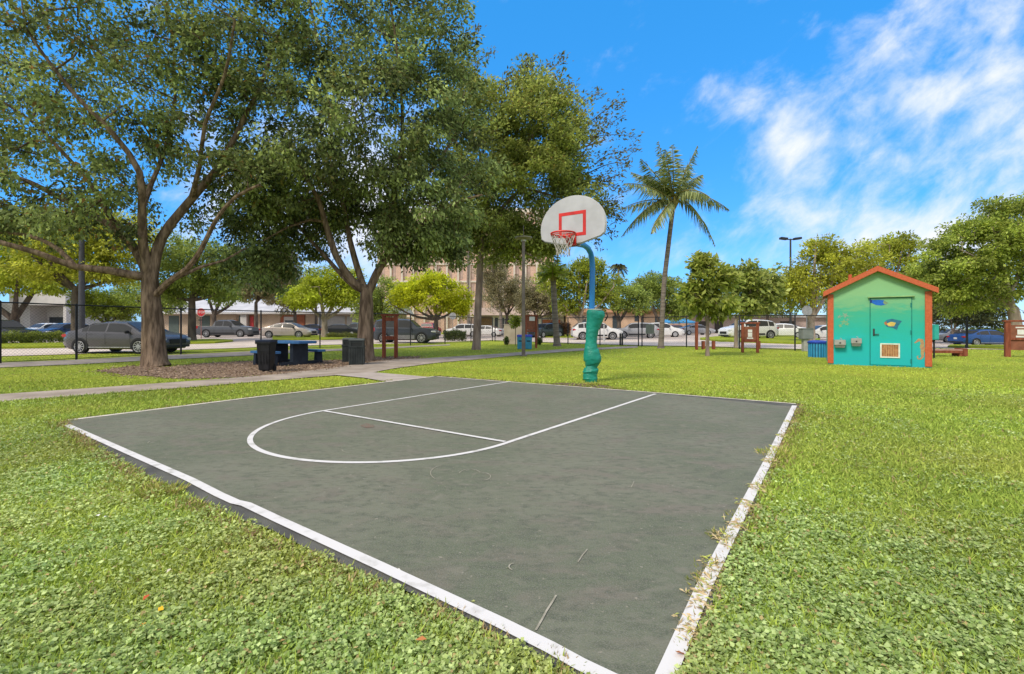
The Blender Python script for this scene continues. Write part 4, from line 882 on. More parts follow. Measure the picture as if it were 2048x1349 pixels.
    paint('painted_fish', [([(1768, 646), (1774, 640), (1784, 638), (1794, 640), (1804, 642.5), (1797, 652), (1794, 660.5), (1785, 656), (1774, 654.5)], 0), ([(1773, 648), (1782, 644), (1792, 646), (1788, 653), (1777, 653)], 1), ([(1768, 646), (1773, 643), (1774, 650), (1771, 651)], 2)],
          [(3, (.02, .13, .20)), (4, (.50, .37, .09)), (5, (.36, .13, .05))], .029, door)
    sh = MB(); pts = [(1829, 686.5), (1833, 684), (1838, 680), (1843, 681), (1845, 687), (1844, 694), (1846, 700), (1844.5, 708), (1845.5, 713.5), (1841, 718.5), (1836, 718), (1834.5, 713.5), (1837, 712)]
    sp_ = [hp(x, y, 0) for x, y in pts]
    rw = [.012, .022, .04, .045, .04, .05, .05, .035, .03, .024, .018, .014, .008]
    for i in range(len(sp_)):
        d = (sp_[min(i + 1, len(sp_) - 1)] - sp_[max(i - 1, 0)]).normalized(); s = Vector((-d.z, 0, d.x)) * rw[i]
        sh.v += [tuple(sp_[i] + s + Vector((0, -.003, 0))), tuple(sp_[i] - s + Vector((0, -.003, 0)))]
    sh.f = [(2 * i, 2 * i + 1, 2 * i + 3, 2 * i + 2) for i in range(len(sp_) - 1)]; sh.m = [0] * len(sh.f)
    sh.build('painted_seahorse', mat('seahorse_paint', (.36, .19, .13), .6, col2=(.42, .32, .12), scale=16), t, fix=False)
    st = MB(); rg = random.Random(2)
    def star(px, py, r):
        c = hp(px, py, .002 + .001 * rg.random()); a0 = rg.random(); st.add([c + Vector((math.cos(a0 + math.pi * k / 5) * r * (1 if k % 2 == 0 else .4), 0, math.sin(a0 + math.pi * k / 5) * r * (1 if k % 2 == 0 else .4))) for k in range(10)], [tuple(range(10))])
    for px, py, r in ((1690, 631, .11), (1679, 634, .07), (1696, 640, .06)): st.mi = 0; star(px, py, r)
    for px, py, r in ((1688, 645, .12), (1681, 652, .07), (1694, 648, .07)): st.mi = 1; star(px, py, r)
    st.build('painted_starfish', [mat('star_pink', (.26, .33, .24), .7, col2=(.10, .38, .27), scale=14), mat('star_gold', (.24, .36, .13), .7, col2=(.10, .38, .26), scale=14)], t, fix=False)
hut()

# ------------------------------------------------------------------ picnic table, bins, boards
BLUET = mat('table_blue', (.025, .10, .25), .5, .4, col2=(.045, .15, .32), scale=3, bump=.004, detail=8)
NAVY = mat('table_navy', (.010, .014, .022), .55, .3, col2=(.02, .026, .038), scale=4, detail=7)
def picnic():
    c = gp(578, 729); t = empty('picnic_table', c, 'blue picnic table on dark pedestals standing in the mulch', 'picnic table', rz=R(-33))
    def oct_(L, W, z0, z1, ch): return [(-L / 2 + ch, -W / 2, z0), (L / 2 - ch, -W / 2, z0), (L / 2, -W / 2 + ch, z0), (L / 2, W / 2 - ch, z0), (L / 2 - ch, W / 2, z0), (-L / 2 + ch, W / 2, z0), (-L / 2, W / 2 - ch, z0), (-L / 2, -W / 2 + ch, z0)]
    MB().prism(oct_(2.0, .8, .68, 0, .12), (0, 0, .075)).build('table_top', BLUET, t, bevel=.012)
    for x in (-.55, .55):
        MB().box((x, 0, .34), (.22, .5, .676)).build('pedestal', NAVY, t, bevel=.015)
    for s in (-1, 1):
        b = MB().prism([(a[0], a[1] + s * .76, a[2]) for a in oct_(1.3, .3, .385, 0, .05)], (0, 0, .07)).build('bench', BLUET, t, bevel=.01)
        for x in (-.42, .42): MB().box((x, s * .76, .191), (.16, .24, .382), taper=.85).build('bench_leg', NAVY, b, bevel=.01)
    for x in (-.55, .55): MB().box((x, 0, .07), (.14, 1.25, .1)).build('ground_beam', NAVY, t, bevel=.01)
picnic()
def wheelie():
    c = gp(533, 745); t = empty('wheeled_bin', c, 'black wheeled refuse bin at the path edge by the picnic table', 'trash bin', rz=R(5)); t.scale = (.62, .66, .92)
    BL = mat('bin_black', (.007, .007, .008), .45, .3, col2=(.016, .016, .018), scale=5, detail=7)
    bd = MB(); z0, z1 = .06, .86
    vs = [(-.22, -.24, z0), (.22, -.24, z0), (.22, .22, z0), (-.22, .22, z0), (-.28, -.31, z1), (.28, -.31, z1), (.28, .31, z1), (-.28, .31, z1)]
    bd.add(vs, [(3, 2, 1, 0), (4, 5, 6, 7), (0, 1, 5, 4), (1, 2, 6, 5), (2, 3, 7, 6), (3, 0, 4, 7)]); bd.build('body', BL, t, bevel=.03)
    MB().box((0, -.005, .845), (.64, .70, .05)).build('rim_band', BL, t, bevel=.015)
    MB().prism([(-.33, -.36, .872), (.33, -.36, .872), (.33, .36, .872), (-.33, .36, .872)], (0, 0, .055)).build('lid', mat('lid_blue', (.012, .02, .05), .4, .4, var=.2), t, bevel=.025)
    MB().tube([(-.22, .4, .86), (.22, .4, .86)], .018, 8).build('handle', BL, t)
    for s in (-1, 1): MB().cyl((s * .23, .24, .11), .11, .06, 18, axis=(1, 0, 0)).build('wheel', mat('tyre_black', (.012, .012, .012), .8), t)
    rb = MB()
    for x in (-.12, 0, .12): rb.box((x, -.281, .5), (.03, .02, .5))
    for z in (.62,): rb.box((0, -.292, z), (.34, .02, .03))
    rb.build('rib', BL, t, bevel=.004)
wheelie()
GREEN_ST = mat('bin_slats', (.016, .02, .019), .55, .3, col2=(.034, .04, .037), scale=4, detail=7)
def slat_bin(px, py, label, w=.54, h=.92, rz=0.2):
    c = gp(px, py); t = empty('litter_bin', c, label, 'trash bin', 'slatted litter bins beside the oak', rz=rz)
    MB().box((0, 0, h / 2), (w - .05, w - .05, h - .06)).build('liner', mat('bin_inner', (.02, .022, .021), .8), t)
    sl = MB(); n = 9
    for sx, sy in ((0, -1), (0, 1), (-1, 0), (1, 0)):
        for i in range(n):
            o = (i - (n - 1) / 2) * w / n
            sl.box((o if sx == 0 else sx * (w / 2 - .012), o if sy == 0 else sy * (w / 2 - .012), h * .36), (w / n * .78 if sx == 0 else .02, w / n * .78 if sy == 0 else .02, h * .68))
    sl.build('slats', GREEN_ST, t)
    MB().box((0, 0, h * .72), (w + .03, w + .03, .05)).build('band', GREEN_ST, t, bevel=.008)
    hd = MB()
    for sx, sy in ((1, 1), (-1, 1), (1, -1), (-1, -1)): hd.box((sx * (w / 2 - .04), sy * (w / 2 - .04), h * .85), (.06, .06, h * .24))
    hd.box((0, w / 2 - .03, h * .85), (w - .10, .02, h * .2)); hd.box((0, -w / 2 + .03, h * .92), (w - .10, .02, h * .09)); hd.box((0, 0, h * .955), (w - .10, w - .06, .015)); hd.build('hood_frame', GREEN_ST, t)
    MB().box((0, 0, h + .0), (w + .02, w + .02, .06), taper=.9).build('lid', mat('bin_lid', (.07, .08, .075), .5, .4), t, bevel=.01)
slat_bin(714, 730, 'dark slatted litter bin at the edge of the path, in front of the oak trunk', .46, .80, .25)
slat_bin(700, 725, 'dark litter bin half hidden behind the slatted one at the path edge', .42, .80, .1)

WOOD = mat('redwood', (.17, .045, .022), .75, .25, col2=(.28, .085, .045), scale=5, bump=.004, bscale=20, stretch=(3, 3, .5), detail=8)
PAPER = mat('paper', (.62, .62, .58), .6, .3, col2=(.70, .70, .66), scale=9)
PANEL = mat('board_panel', (.22, .085, .05), .75, .2, var=.2, scale=4)
def station(px, py, Y, w, h, label, rz=0.0, board=None, papers=(), legtop=0.0, beams=(), cap=True, post=.11):
    c = gp(px, py) if Y is None else on(px, Y); t = empty('fitness_board', c, label, 'fitness board', 'wooden fitness stations along the fence', rz=rz)
    for s in (-1, 1): MB().box((s * (w / 2 - post / 2), 0, h / 2), (post, post, h)).build('post', WOOD, t, bevel=.008)
    for z, hh in beams: MB().box((0, 0, z), (w - 2 * post - .002, post * .8, hh)).build('beam', WOOD, t, bevel=.006)
    if cap: MB().box((0, 0, h + .035), (w + .08, post + .06, .07)).build('cap', WOOD, t, bevel=.008)
    if board:
        z0, z1 = board; b = MB().box((0, .0, (z0 + z1) / 2), (w - 2 * post - .004, .035, z1 - z0)).build('panel', PANEL, t)
        for (x, z, pw, ph) in papers: MB().box((x, -.0205, z), (pw, .004, ph)).build('notice', PAPER, b)
    return t
k17 = gp(780, 717).y / F
station(780, 717, None, 31 * k17, 1.62, 'empty redwood frame of two posts and a cross beam standing right of the dense oak', rz=-.1, beams=((1.50, .14), (.78, .14)), post=.12)
yk = gp(1060, 697).y
station(1062, 697, None, 26 * yk / F, 64 * yk / F, 'redwood notice board with one white sheet behind the lamp post', rz=.35, board=(1.05, 1.9), papers=((.06, 1.68, .34, .24),), beams=((.98, .1),))
y3 = gp(1500, 706).y
station(1500, 706, None, 32 * y3 / F, 58 * y3 / F, 'redwood fitness board with white sheets left of the blue slatted bin', rz=-.35, board=(.60, 1.22), papers=((0, 1.02, .18, .12), (0, .84, .18, .2), (0, .68, .26, .06)), beams=((.55, .1),), post=.12)
y4 = gp(2032, 716).y
station(2042, 715, None, 48 * y4 / F, 72 * y4 / F, 'large redwood notice board with white sheets beneath the large spreading tree', rz=-.5, board=(.28, 1.28), papers=((.02, 1.18, .36, .05), (.02, 1.0, .26, .2), (.02, .82, .34, .07)), beams=((.72, .08),), post=.16)
def post(px, py, h, w, label, group=None, y=None, cat='post'):
    c = gp(px, py) if y is None else on(px, y); t = empty('wooden_post', c, label, cat, group)
    MB().box((0, 0, h / 2), (w, w, h)).build('shaft', WOOD, t, bevel=.01); MB().box((0, 0, h + .012), (w + .03, w + .03, .024), taper=.7).build('cap', WOOD, t)
post(1393, 700, 1.42, .13, 'tall redwood post beside the two stubs at the fence')
for px, lb in ((1406.5, 'short redwood stub touching the tall redwood post side'), (1427, 'short redwood stub just right of the young tree stem'), (1517, 'short redwood stub at the right leg of the fitness board')): post(px, 699, .42, .15, lb, 'short redwood stubs by the fence')

def slatted_tub():
    c = gp(1636, 714.5); t = empty('recycling_bin', c, 'round blue slatted recycling bin left of the painted hut', 'recycling bin')
    Tq = mat('tub_blue', (.03, .24, .46), .5, .4, col2=(.05, .32, .54), scale=4); r, h = .33, .56
    MB().cyl((0, 0, h / 2), r - .03, h - .04, 24).build('liner', mat('tub_inner', (.012, .05, .12), .7), t)
    s = MB()
    for k in range(22): a = 2 * math.pi * k / 22; s.box((math.cos(a) * r, math.sin(a) * r, h / 2), (.02, .068, h), rz=a)
    s.build('slats', Tq, t)
    MB().tube([(0, 0, h - .01), (0, 0, h + .05), (0, 0, h + .09), (0, 0, h + .11)], [r + .035, r + .035, r * .9, r * .5], 26).build('lid', mat('tub_lid', (.012, .045, .33), .4, .45, var=.15), t, smooth=True)
slatted_tub()
def rbin(px, label):
    c = on(px, gp(1050, 699).y); t = empty('recycling_bin', c, label, 'recycling bin', 'pair of blue recycling bins at the lamp post')
    MB().box((0, 0, .34), (.34, .34, .66), taper=1.1).build('body', mat('rbin_teal', (.025, .22, .36), .5, .4), t, bevel=.02); MB().box((0, 0, .735), (.42, .42, .12), taper=.88).build('lid', mat('rbin_lid', (.025, .06, .50), .4, .45), t, bevel=.02); MB().box((0, -.178, .45), (.2, .012, .06)).build('slot', mat('slot_dark', (.01, .02, .03), .6), t)
rbin(1041, 'blue-lidded recycling bin mostly hidden behind the lamp post'); rbin(1057, 'blue-lidded teal recycling bin right beside the lamp post')
def cabinet():
    c = gp(1612, 703); y = c.y; t = empty('utility_cabinet', c, 'grey metal cabinet on a post behind the blue slatted bin', 'cabinet')
    G = mat('cabinet_grey', (.15, .17, .165), .5, .4, col2=(.21, .225, .22), scale=4)
    MB().box((0, 0, .86), (.56, .34, .52)).build('box', G, t, bevel=.015); MB().box((0, -.174, .86), (.5, .006, .46)).build('door', G, t); MB().box((-.05, 0, .3), (.24, .2, .6)).build('pedestal', mat('cab_ped', (.33, .33, .3), .7), t, bevel=.01); MB().box((0, 0, 1.135), (.62, .4, .03)).build('cover', G, t)
cabinet()
def teal_box():
    c = on(1868, 17.5); t = empty('meter_box', c, 'teal box on a thin black post at the right edge of the hut', 'meter box')
    MB().box((0, 0, 1.0), (.2, .22, .58)).build('box', mat('teal_box', (.03, .36, .30), .5, .4), t, bevel=.012); MB().tube([(0, 0, 0), (0, 0, .72)], .03, 10).build('post', mat('post_black', (.015, .015, .015), .5), t); MB().box((-.0, -.113, 1.0), (.16, .006, .5)).build('door', mat('teal_box', (.03, .36, .30)), t)
teal_box()
def bench():
    a, b = gp(1866, 712), gp(1922, 714); c = (a + b) / 2; t = empty('park_bench', c, 'low reddish plank bench right of the painted hut', 'bench', rz=-.1); l = (b - a).length + .9
    MB().box((-.35, 0, .26), (l, .42, .06)).build('seat', mat('bench_wood', (.33, .17, .13), .7, col2=(.44, .27, .22), scale=5), t, bevel=.008)
    MB().box((-.35, -.19, .19), (l, .05, .1)).build('apron', WOOD, t)
    for x in (-l / 2 - .2, l / 2 - .47): MB().box((x, 0, .12), (.14, .4, .24)).build('leg', WOOD, t, bevel=.01)
    MB().box((l / 2 - .34, .0, .17), (.18, .46, .32)).build('end_block', WOOD, t, bevel=.015)
bench()
def util_wall():
    c = gp(1028, 689); y = c.y; w = 40 * y / F; t = empty('utility_wall', c, 'low beige rendered wall beside the lamp post', 'wall')
    BE = mat('beige_render', (.42, .35, .28), .9, .15, col2=(.50, .43, .36), scale=2)
    MB().box((0, 0, .68), (w, .5, 1.36)).build('wall', BE, t, bevel=.02); MB().box((0, 0, 1.385), (w + .06, .56, .05)).build('coping', BE, t, bevel=.01)
util_wall()

# ------------------------------------------------------------------ lamps and poles, signs
IRON = mat('iron_black', (.018, .019, .02), .5, .4, var=.2)
def lamp_post():
    c = gp(1047, 713); Y = c.y; t = empty('lamp_post', c, 'slim bronze park lamp post with a flat disc head left of the hoop', 'lamp post')
    BZ = mat('bronze', (.13, .105, .09), .45, .45, metal=.3, col2=(.20, .165, .14), scale=3); h = at(1047, 480, Y).z - c.z
    MB().box((0, 0, h / 2), (.15, .15, h), taper=.78).build('pole', BZ, t, bevel=.012); MB().box((0, 0, .03), (.26, .26, .06)).build('base_plate', BZ, t, bevel=.01)
    hd = MB(); hd.tube([(0, 0, h), (0, 0, h + .06), (0, 0, h + .1), (0, 0, h + .13)], [.12, .36, .36, .16], 24); hd.build('lamp_head', mat('lamp_head', (.22, .20, .15), .5, .4), t, smooth=True)
    MB().cyl((0, 0, h - .015), .1, .1, 16).build('lens', mat('lamp_lens', (.5, .48, .4), .2, .5), t)
    MB().cyl((0, 0, h + .36), .012, .46, 6).build('photocell_rod', BZ, t)
lamp_post()
def lot_light():
    Y = 52; c = on(1581, Y); t = empty('parking_light', c, 'tall parking-lot light with twin box heads against the sky', 'street light')
    h = at(1581, 478, Y).z - c.z; MB().tube([(0, 0, 0), (0, 0, h)], [.13, .09], 10).build('pole', mat('pole_dark', (.03, .032, .035), .5, .4), t)
    MB().bar((-.75, 0, h - .08), (.75, 0, h - .08), .1).build('cross_arm', IRON, t)
    for s in (-1, 1): MB().box((s * .78, 0, h + .02), (.8, .5, .24), mat=Matrix.Rotation(-s * .12, 3, 'Y')).build('lamp_head', IRON, t, bevel=.03)
lot_light()
def plain_pole(name, px, Y, topy, r, label, cat, material=None, sq=False):
    c = on(px, Y); t = empty(name, c, label, cat); h = at(px, topy, Y).z - c.z
    MB().tube([(0, 0, 0), (0, 0, h)], [r, r * .8], 12).build('shaft', material or IRON, t, smooth=True); MB().cyl((0, 0, .12), r * 1.7, .24, 12).build('base', material or IRON, t)
    return t
plain_pole('street_light_pole', 163.5, 29, 470, .17, 'dark pole standing against the trunk behind the fence post', 'light pole', mat('pole_char', (.05, .05, .06), .5, .4, var=.15))
plain_pole('steel_pole', 1933, 30, 596, .045, 'thin dark pole rising above the fence behind the grey sedan', 'pole')
plain_pole('white_post', 1208, 37, 650, .05, 'thin white marker post in front of the white crossover', 'post', mat('white_post', (.55, .55, .53), .5, .3))
plain_pole('white_post', 1475, 27, 640, .06, 'white post left of the fitness board, by the pale tree stem', 'post', mat('white_post', (.55, .55, .53), .5, .3))
for px, lb in ((1240.5, 'low black bollard, left one of the pair at the park gate'), (1244.5, 'low black bollard, right one of the pair at the park gate')):
    c = on(px, 29.6); t = empty('bollard', c, lb, 'bollard', 'pair of black bollards at the gate'); MB().tube([(0, 0, 0), (0, 0, .75)], .055, 10).build('shaft', IRON, t); MB().tube([(0, 0, .75), (0, 0, .79), (0, 0, .81)], [.06, .05, .01], 10).build('cap', IRON, t)
def octa(r, y): return [(r * math.cos(math.pi / 8 + k * math.pi / 4), y, r * math.sin(math.pi / 8 + k * math.pi / 4)) for k in range(8)]
def text_mesh(s, size, name, material, parent, loc):
    cu = bpy.data.curves.new(name, 'FONT'); cu.body = s; cu.size = size; cu.align_x = 'CENTER'; cu.align_y = 'CENTER'; cu.extrude = .003
    o = bpy.data.objects.new(name, cu); COL.objects.link(o); dg = bpy.context.evaluated_depsgraph_get(); dg.update()
    me = bpy.data.meshes.new_from_object(o.evaluated_get(dg)); bpy.data.objects.remove(o)
    me.transform(Matrix.Rotation(R(90), 4, 'X')); me.materials.append(material); p = link(name, me, parent); p.location = loc; return p
def stop_sign(px, Y, cy, label, back=False, rz=0.0, r=.40):
    c = on(px, Y); t = empty('stop_sign', c, label, 'stop sign', 'octagonal stop signs round the parking lot', rz=rz); h = at(px, cy, Y).z - c.z
    POST = mat('sign_post', (.30, .14, .12), .6) if not back else mat('sign_post_grey', (.2, .2, .2), .5)
    MB().tube([(0, .03, 0), (0, .03, h + .3)], .035, 8).build('post', POST, t)
    RD = mat('stop_red', (.50, .02, .02), .4, .4); WH = mat('sign_white', (.66, .66, .66), .4, .4); AL = mat('sign_back', (.30, .31, .32), .45, .4, metal=.2)
    pl = MB(); pl.prism([(x, y, z + h) for x, y, z in octa(r, -.004)], (0, .006, 0)); pl.build('plate', AL if back else WH, t)
    if not back:
        MB().prism([(x, y, z + h) for x, y, z in octa(r * .94, -.0065)], (0, .002, 0)).build('red_face', RD, t)
        text_mesh('STOP', r * .78, 'lettering', WH, t, (0, -.0095, h))
        MB().box((0, -.001, h - r - .32), (.5, .008, .1)).build('street_plate', mat('plate_dark', (.03, .03, .035), .5), t)
    return t
stop_sign(402, 44, 625, 'red stop sign beside the dark-trunked tree, left of the grey pickup', r=.43)
stop_sign(905.5, 46, 632.5, 'pale back of an octagonal sign left of the feathery tree trunk', True, rz=0, r=.36)
stop_sign(1614, 33, 622, 'grey back of an octagonal sign left of the hut roof', True, r=.4)
def gate_sign():
    c = on(1300, gp(1284, 694).y - .1); t = empty('gate_plate', c, 'blank grey metal plate fixed on the fence left of the tall palm trunk', 'sign'); y = c.y
    MB().box((0, 0, at(1300, 659, y).z), (17 * y / F, .012, 19 * y / F)).build('plate', mat('plate_grey', (.17, .19, .18), .5, .4), t)
    for s in (-1, 1): MB().box((s * .2, .012, at(1300, 659, y).z), (.03, .01, .4)).build('clip', IRON, t)
gate_sign()

# ------------------------------------------------------------------ chain link fences
FENCE = mat('fence_black', (.012, .012, .013), .55, .35, var=.2)
def fence(label, pts, h, posts, pitch=.075, wire=.0024):
    base = pts[0]; t = empty('chain_link_fence', base, label, 'fence', 'black chain link fences'); lo = lambda p: Vector(p) - base
    top, msh = MB(), MB()
    top.tube([lo(p) + Vector((0, 0, h)) for p in pts], .024, 6); top.build('top_rail', FENCE, t)
    MB().tube([lo(p) + Vector((0, 0, .05)) for p in pts], .012, 5).build('bottom_wire', FENCE, t)
    # woven wires: thin three-sided rods leaning both ways
    seg = [(pts[i], pts[i + 1]) for i in range(len(pts) - 1)]; cum = [0]
    for a, b in seg: cum.append(cum[-1] + (b - a).length)
    tot = cum[-1]
    def P(s, z):
        s = min(max(s, 0), tot); i = min(max(0, int(np.searchsorted(cum, s)) - 1), len(seg) - 1); a, b = seg[i]; q = a.lerp(b, (s - cum[i]) / max(cum[i + 1] - cum[i], 1e-6)); return lo(q) + Vector((0, 0, z))
    s = -h
    while s < tot:
        for sg in (1, -1):
            s0, s1 = (s, s + h) if sg > 0 else (s + h, s); z0, z1 = .05, h - .02
            def clip(s0, s1):
                zz0, zz1 = z0, z1
                if s0 == s1: return None
                f = lambda v: (v - s0) / (s1 - s0)
                a, b = 0, 1
                for lim in (0, tot):
                    pass
                lo_, hi_ = min(s0, s1), max(s0, s1)
                if hi_ <= 0 or lo_ >= tot: return None
                ta, tb = sorted((min(max(f(0), 0), 1), min(max(f(tot), 0), 1)))
                return (s0 + (s1 - s0) * ta, z0 + (z1 - z0) * ta, s0 + (s1 - s0) * tb, z0 + (z1 - z0) * tb)
            c = clip(s0, s1)
            if c and abs(c[2] - c[0]) > .02:
                k = 3 if len(pts) > 2 else 1
                msh.tube([P(c[0] + (c[2] - c[0]) * q / k, c[1] + (c[3] - c[1]) * q / k) for q in range(k + 1)], wire, 3, caps=False)
        s += pitch * 1.414
    m = msh.build('wire_mesh', FENCE, t, fix=False)
    for p in posts:
        q = MB(); b = lo(p); q.tube([b + Vector((0, .0, -.05)), b + Vector((0, 0, h + .03)), b + Vector((0, 0, h + .06))], [.036, .036, .012], 8); q.build('post', FENCE, t, smooth=True)
FLP = [(-330, 752), (-140, 736), (0, 728), (153, 720), (362, 709.5), (522, 701.5), (640, 697), (821, 691.5), (890, 688), (985, 683)]
fl = gpl(*FLP); extra = [gp(p, y) for p, y in ((-60, 731.5), (942, 685.5))]
fence('long black chain link fence running away behind the spreading oak and picnic table', fl, 2.0, fl + extra)
FRP = [(990, 683.5), (1084, 687), (1136, 689), (1277, 692.5)]
fr_ = gpl(*FRP); fence('black chain link fence between the feathery tree trunk and the hoop', fr_, 1.85, fr_ + [gp(1010, 684.5), gp(1200, 691)], wire=.0014)
FR2 = [(1284, 693), (1373, 695), (1479, 698.5), (1590, 702)]
f2 = gpl(*FR2) + [on(1700, 24.5), on(1860, 28), on(1935, 30), on(2070, 31)]
fence('black chain link fence behind the tall palm, fitness board and painted hut', f2, 1.8, f2, wire=.0013)
# ------------------------------------------------------------------ cars
GLASS = mat('car_glass', (.045, .045, .045), .22, .2, var=0); TYRE = mat('tyre', (.014, .014, .015), .85, .2, var=.2); ALLOY = mat('alloy', (.42, .42, .43), .35, .5, metal=.5, var=.1)
TRIM = mat('black_trim', (.02, .02, .022), .6, .3, var=.1); LAMPW = mat('headlamp', (.62, .64, .66), .12, .6, var=.05); LAMPR = mat('tail_lamp', (.40, .012, .015), .2, .5, var=.1); PLATE = mat('plate', (.6, .6, .58), .5)
CLAD = mat('grey_cladding', (.17, .17, .18), .5, .4, var=.1)
def paint_(name, c, metal=.12): return mat('car_' + name, c, .28, .5, metal=metal, var=.04, coat=.2)
SPEC = {
 'sedan': dict(L=4.86, W=1.84, H=1.47, top=[(0, .70), (.04, .93), (.30, 1.03), (.72, 1.08), (1.50, 1.38), (2.0, 1.455), (2.5, 1.47), (2.95, 1.43), (3.30, 1.26), (3.78, 1.0), (4.2, .93), (4.6, .83), (4.80, .70), (4.86, .55)],
               belt=[(0, .70), (.4, .96), (1.2, .985), (2.5, .945), (3.8, .90), (4.86, .6)], wheels=(.98, 3.78), r=.335, roof=(1.50, 2.95), rear=(.78, 1.46), front=(2.99, 3.74), wins=((1.06, 1.32), (1.36, 2.16), (2.24, 3.36))),
 'crossover': dict(L=4.62, W=1.86, H=1.68, top=[(0, .80), (.05, 1.05), (.12, 1.2), (.55, 1.55), (1.0, 1.64), (1.8, 1.68), (2.5, 1.67), (2.85, 1.60), (3.2, 1.36), (3.52, 1.13), (4.0, 1.06), (4.4, .95), (4.57, .80), (4.62, .6)],
               belt=[(0, .80), (.2, 1.08), (1.2, 1.06), (2.5, 1.02), (3.6, 1.0), (4.62, .65)], wheels=(.88, 3.62), r=.37, roof=(.6, 2.85), rear=(.14, .53), front=(2.88, 3.46), wins=((.50, .98), (1.04, 1.92), (2.0, 3.12))),
 'suv': dict(L=4.66, W=1.86, H=1.76, top=[(0, .85), (.04, 1.08), (.10, 1.15), (.34, 1.66), (.6, 1.73), (1.5, 1.76), (2.5, 1.75), (2.78, 1.69), (3.05, 1.43), (3.34, 1.16), (3.9, 1.10), (4.4, 1.02), (4.6, .90), (4.66, .66)],
               belt=[(0, .85), (.15, 1.10), (1.2, 1.10), (2.5, 1.08), (3.4, 1.05), (4.66, .7)], wheels=(.92, 3.65), r=.385, roof=(.5, 2.78), rear=(.12, .33), front=(2.80, 3.29), wins=((.36, .98), (1.06, 1.88), (1.96, 2.98))),
 'pickup': dict(L=5.85, W=1.98, H=1.84, top=[(0, .92), (.03, 1.16), (.1, 1.18), (1.72, 1.18), (1.80, 1.22), (2.0, 1.72), (2.3, 1.82), (3.2, 1.84), (3.55, 1.76), (3.85, 1.50), (4.2, 1.24), (4.9, 1.16), (5.6, 1.06), (5.8, .92), (5.85, .7)],
               belt=[(0, .92), (.2, 1.16), (2.0, 1.14), (3.5, 1.12), (4.3, 1.1), (5.85, .75)], wheels=(1.18, 4.75), r=.41, roof=(2.05, 3.55), rear=(1.82, 1.99), front=(3.58, 4.15), wins=((2.06, 2.86), (2.93, 3.86))),
}
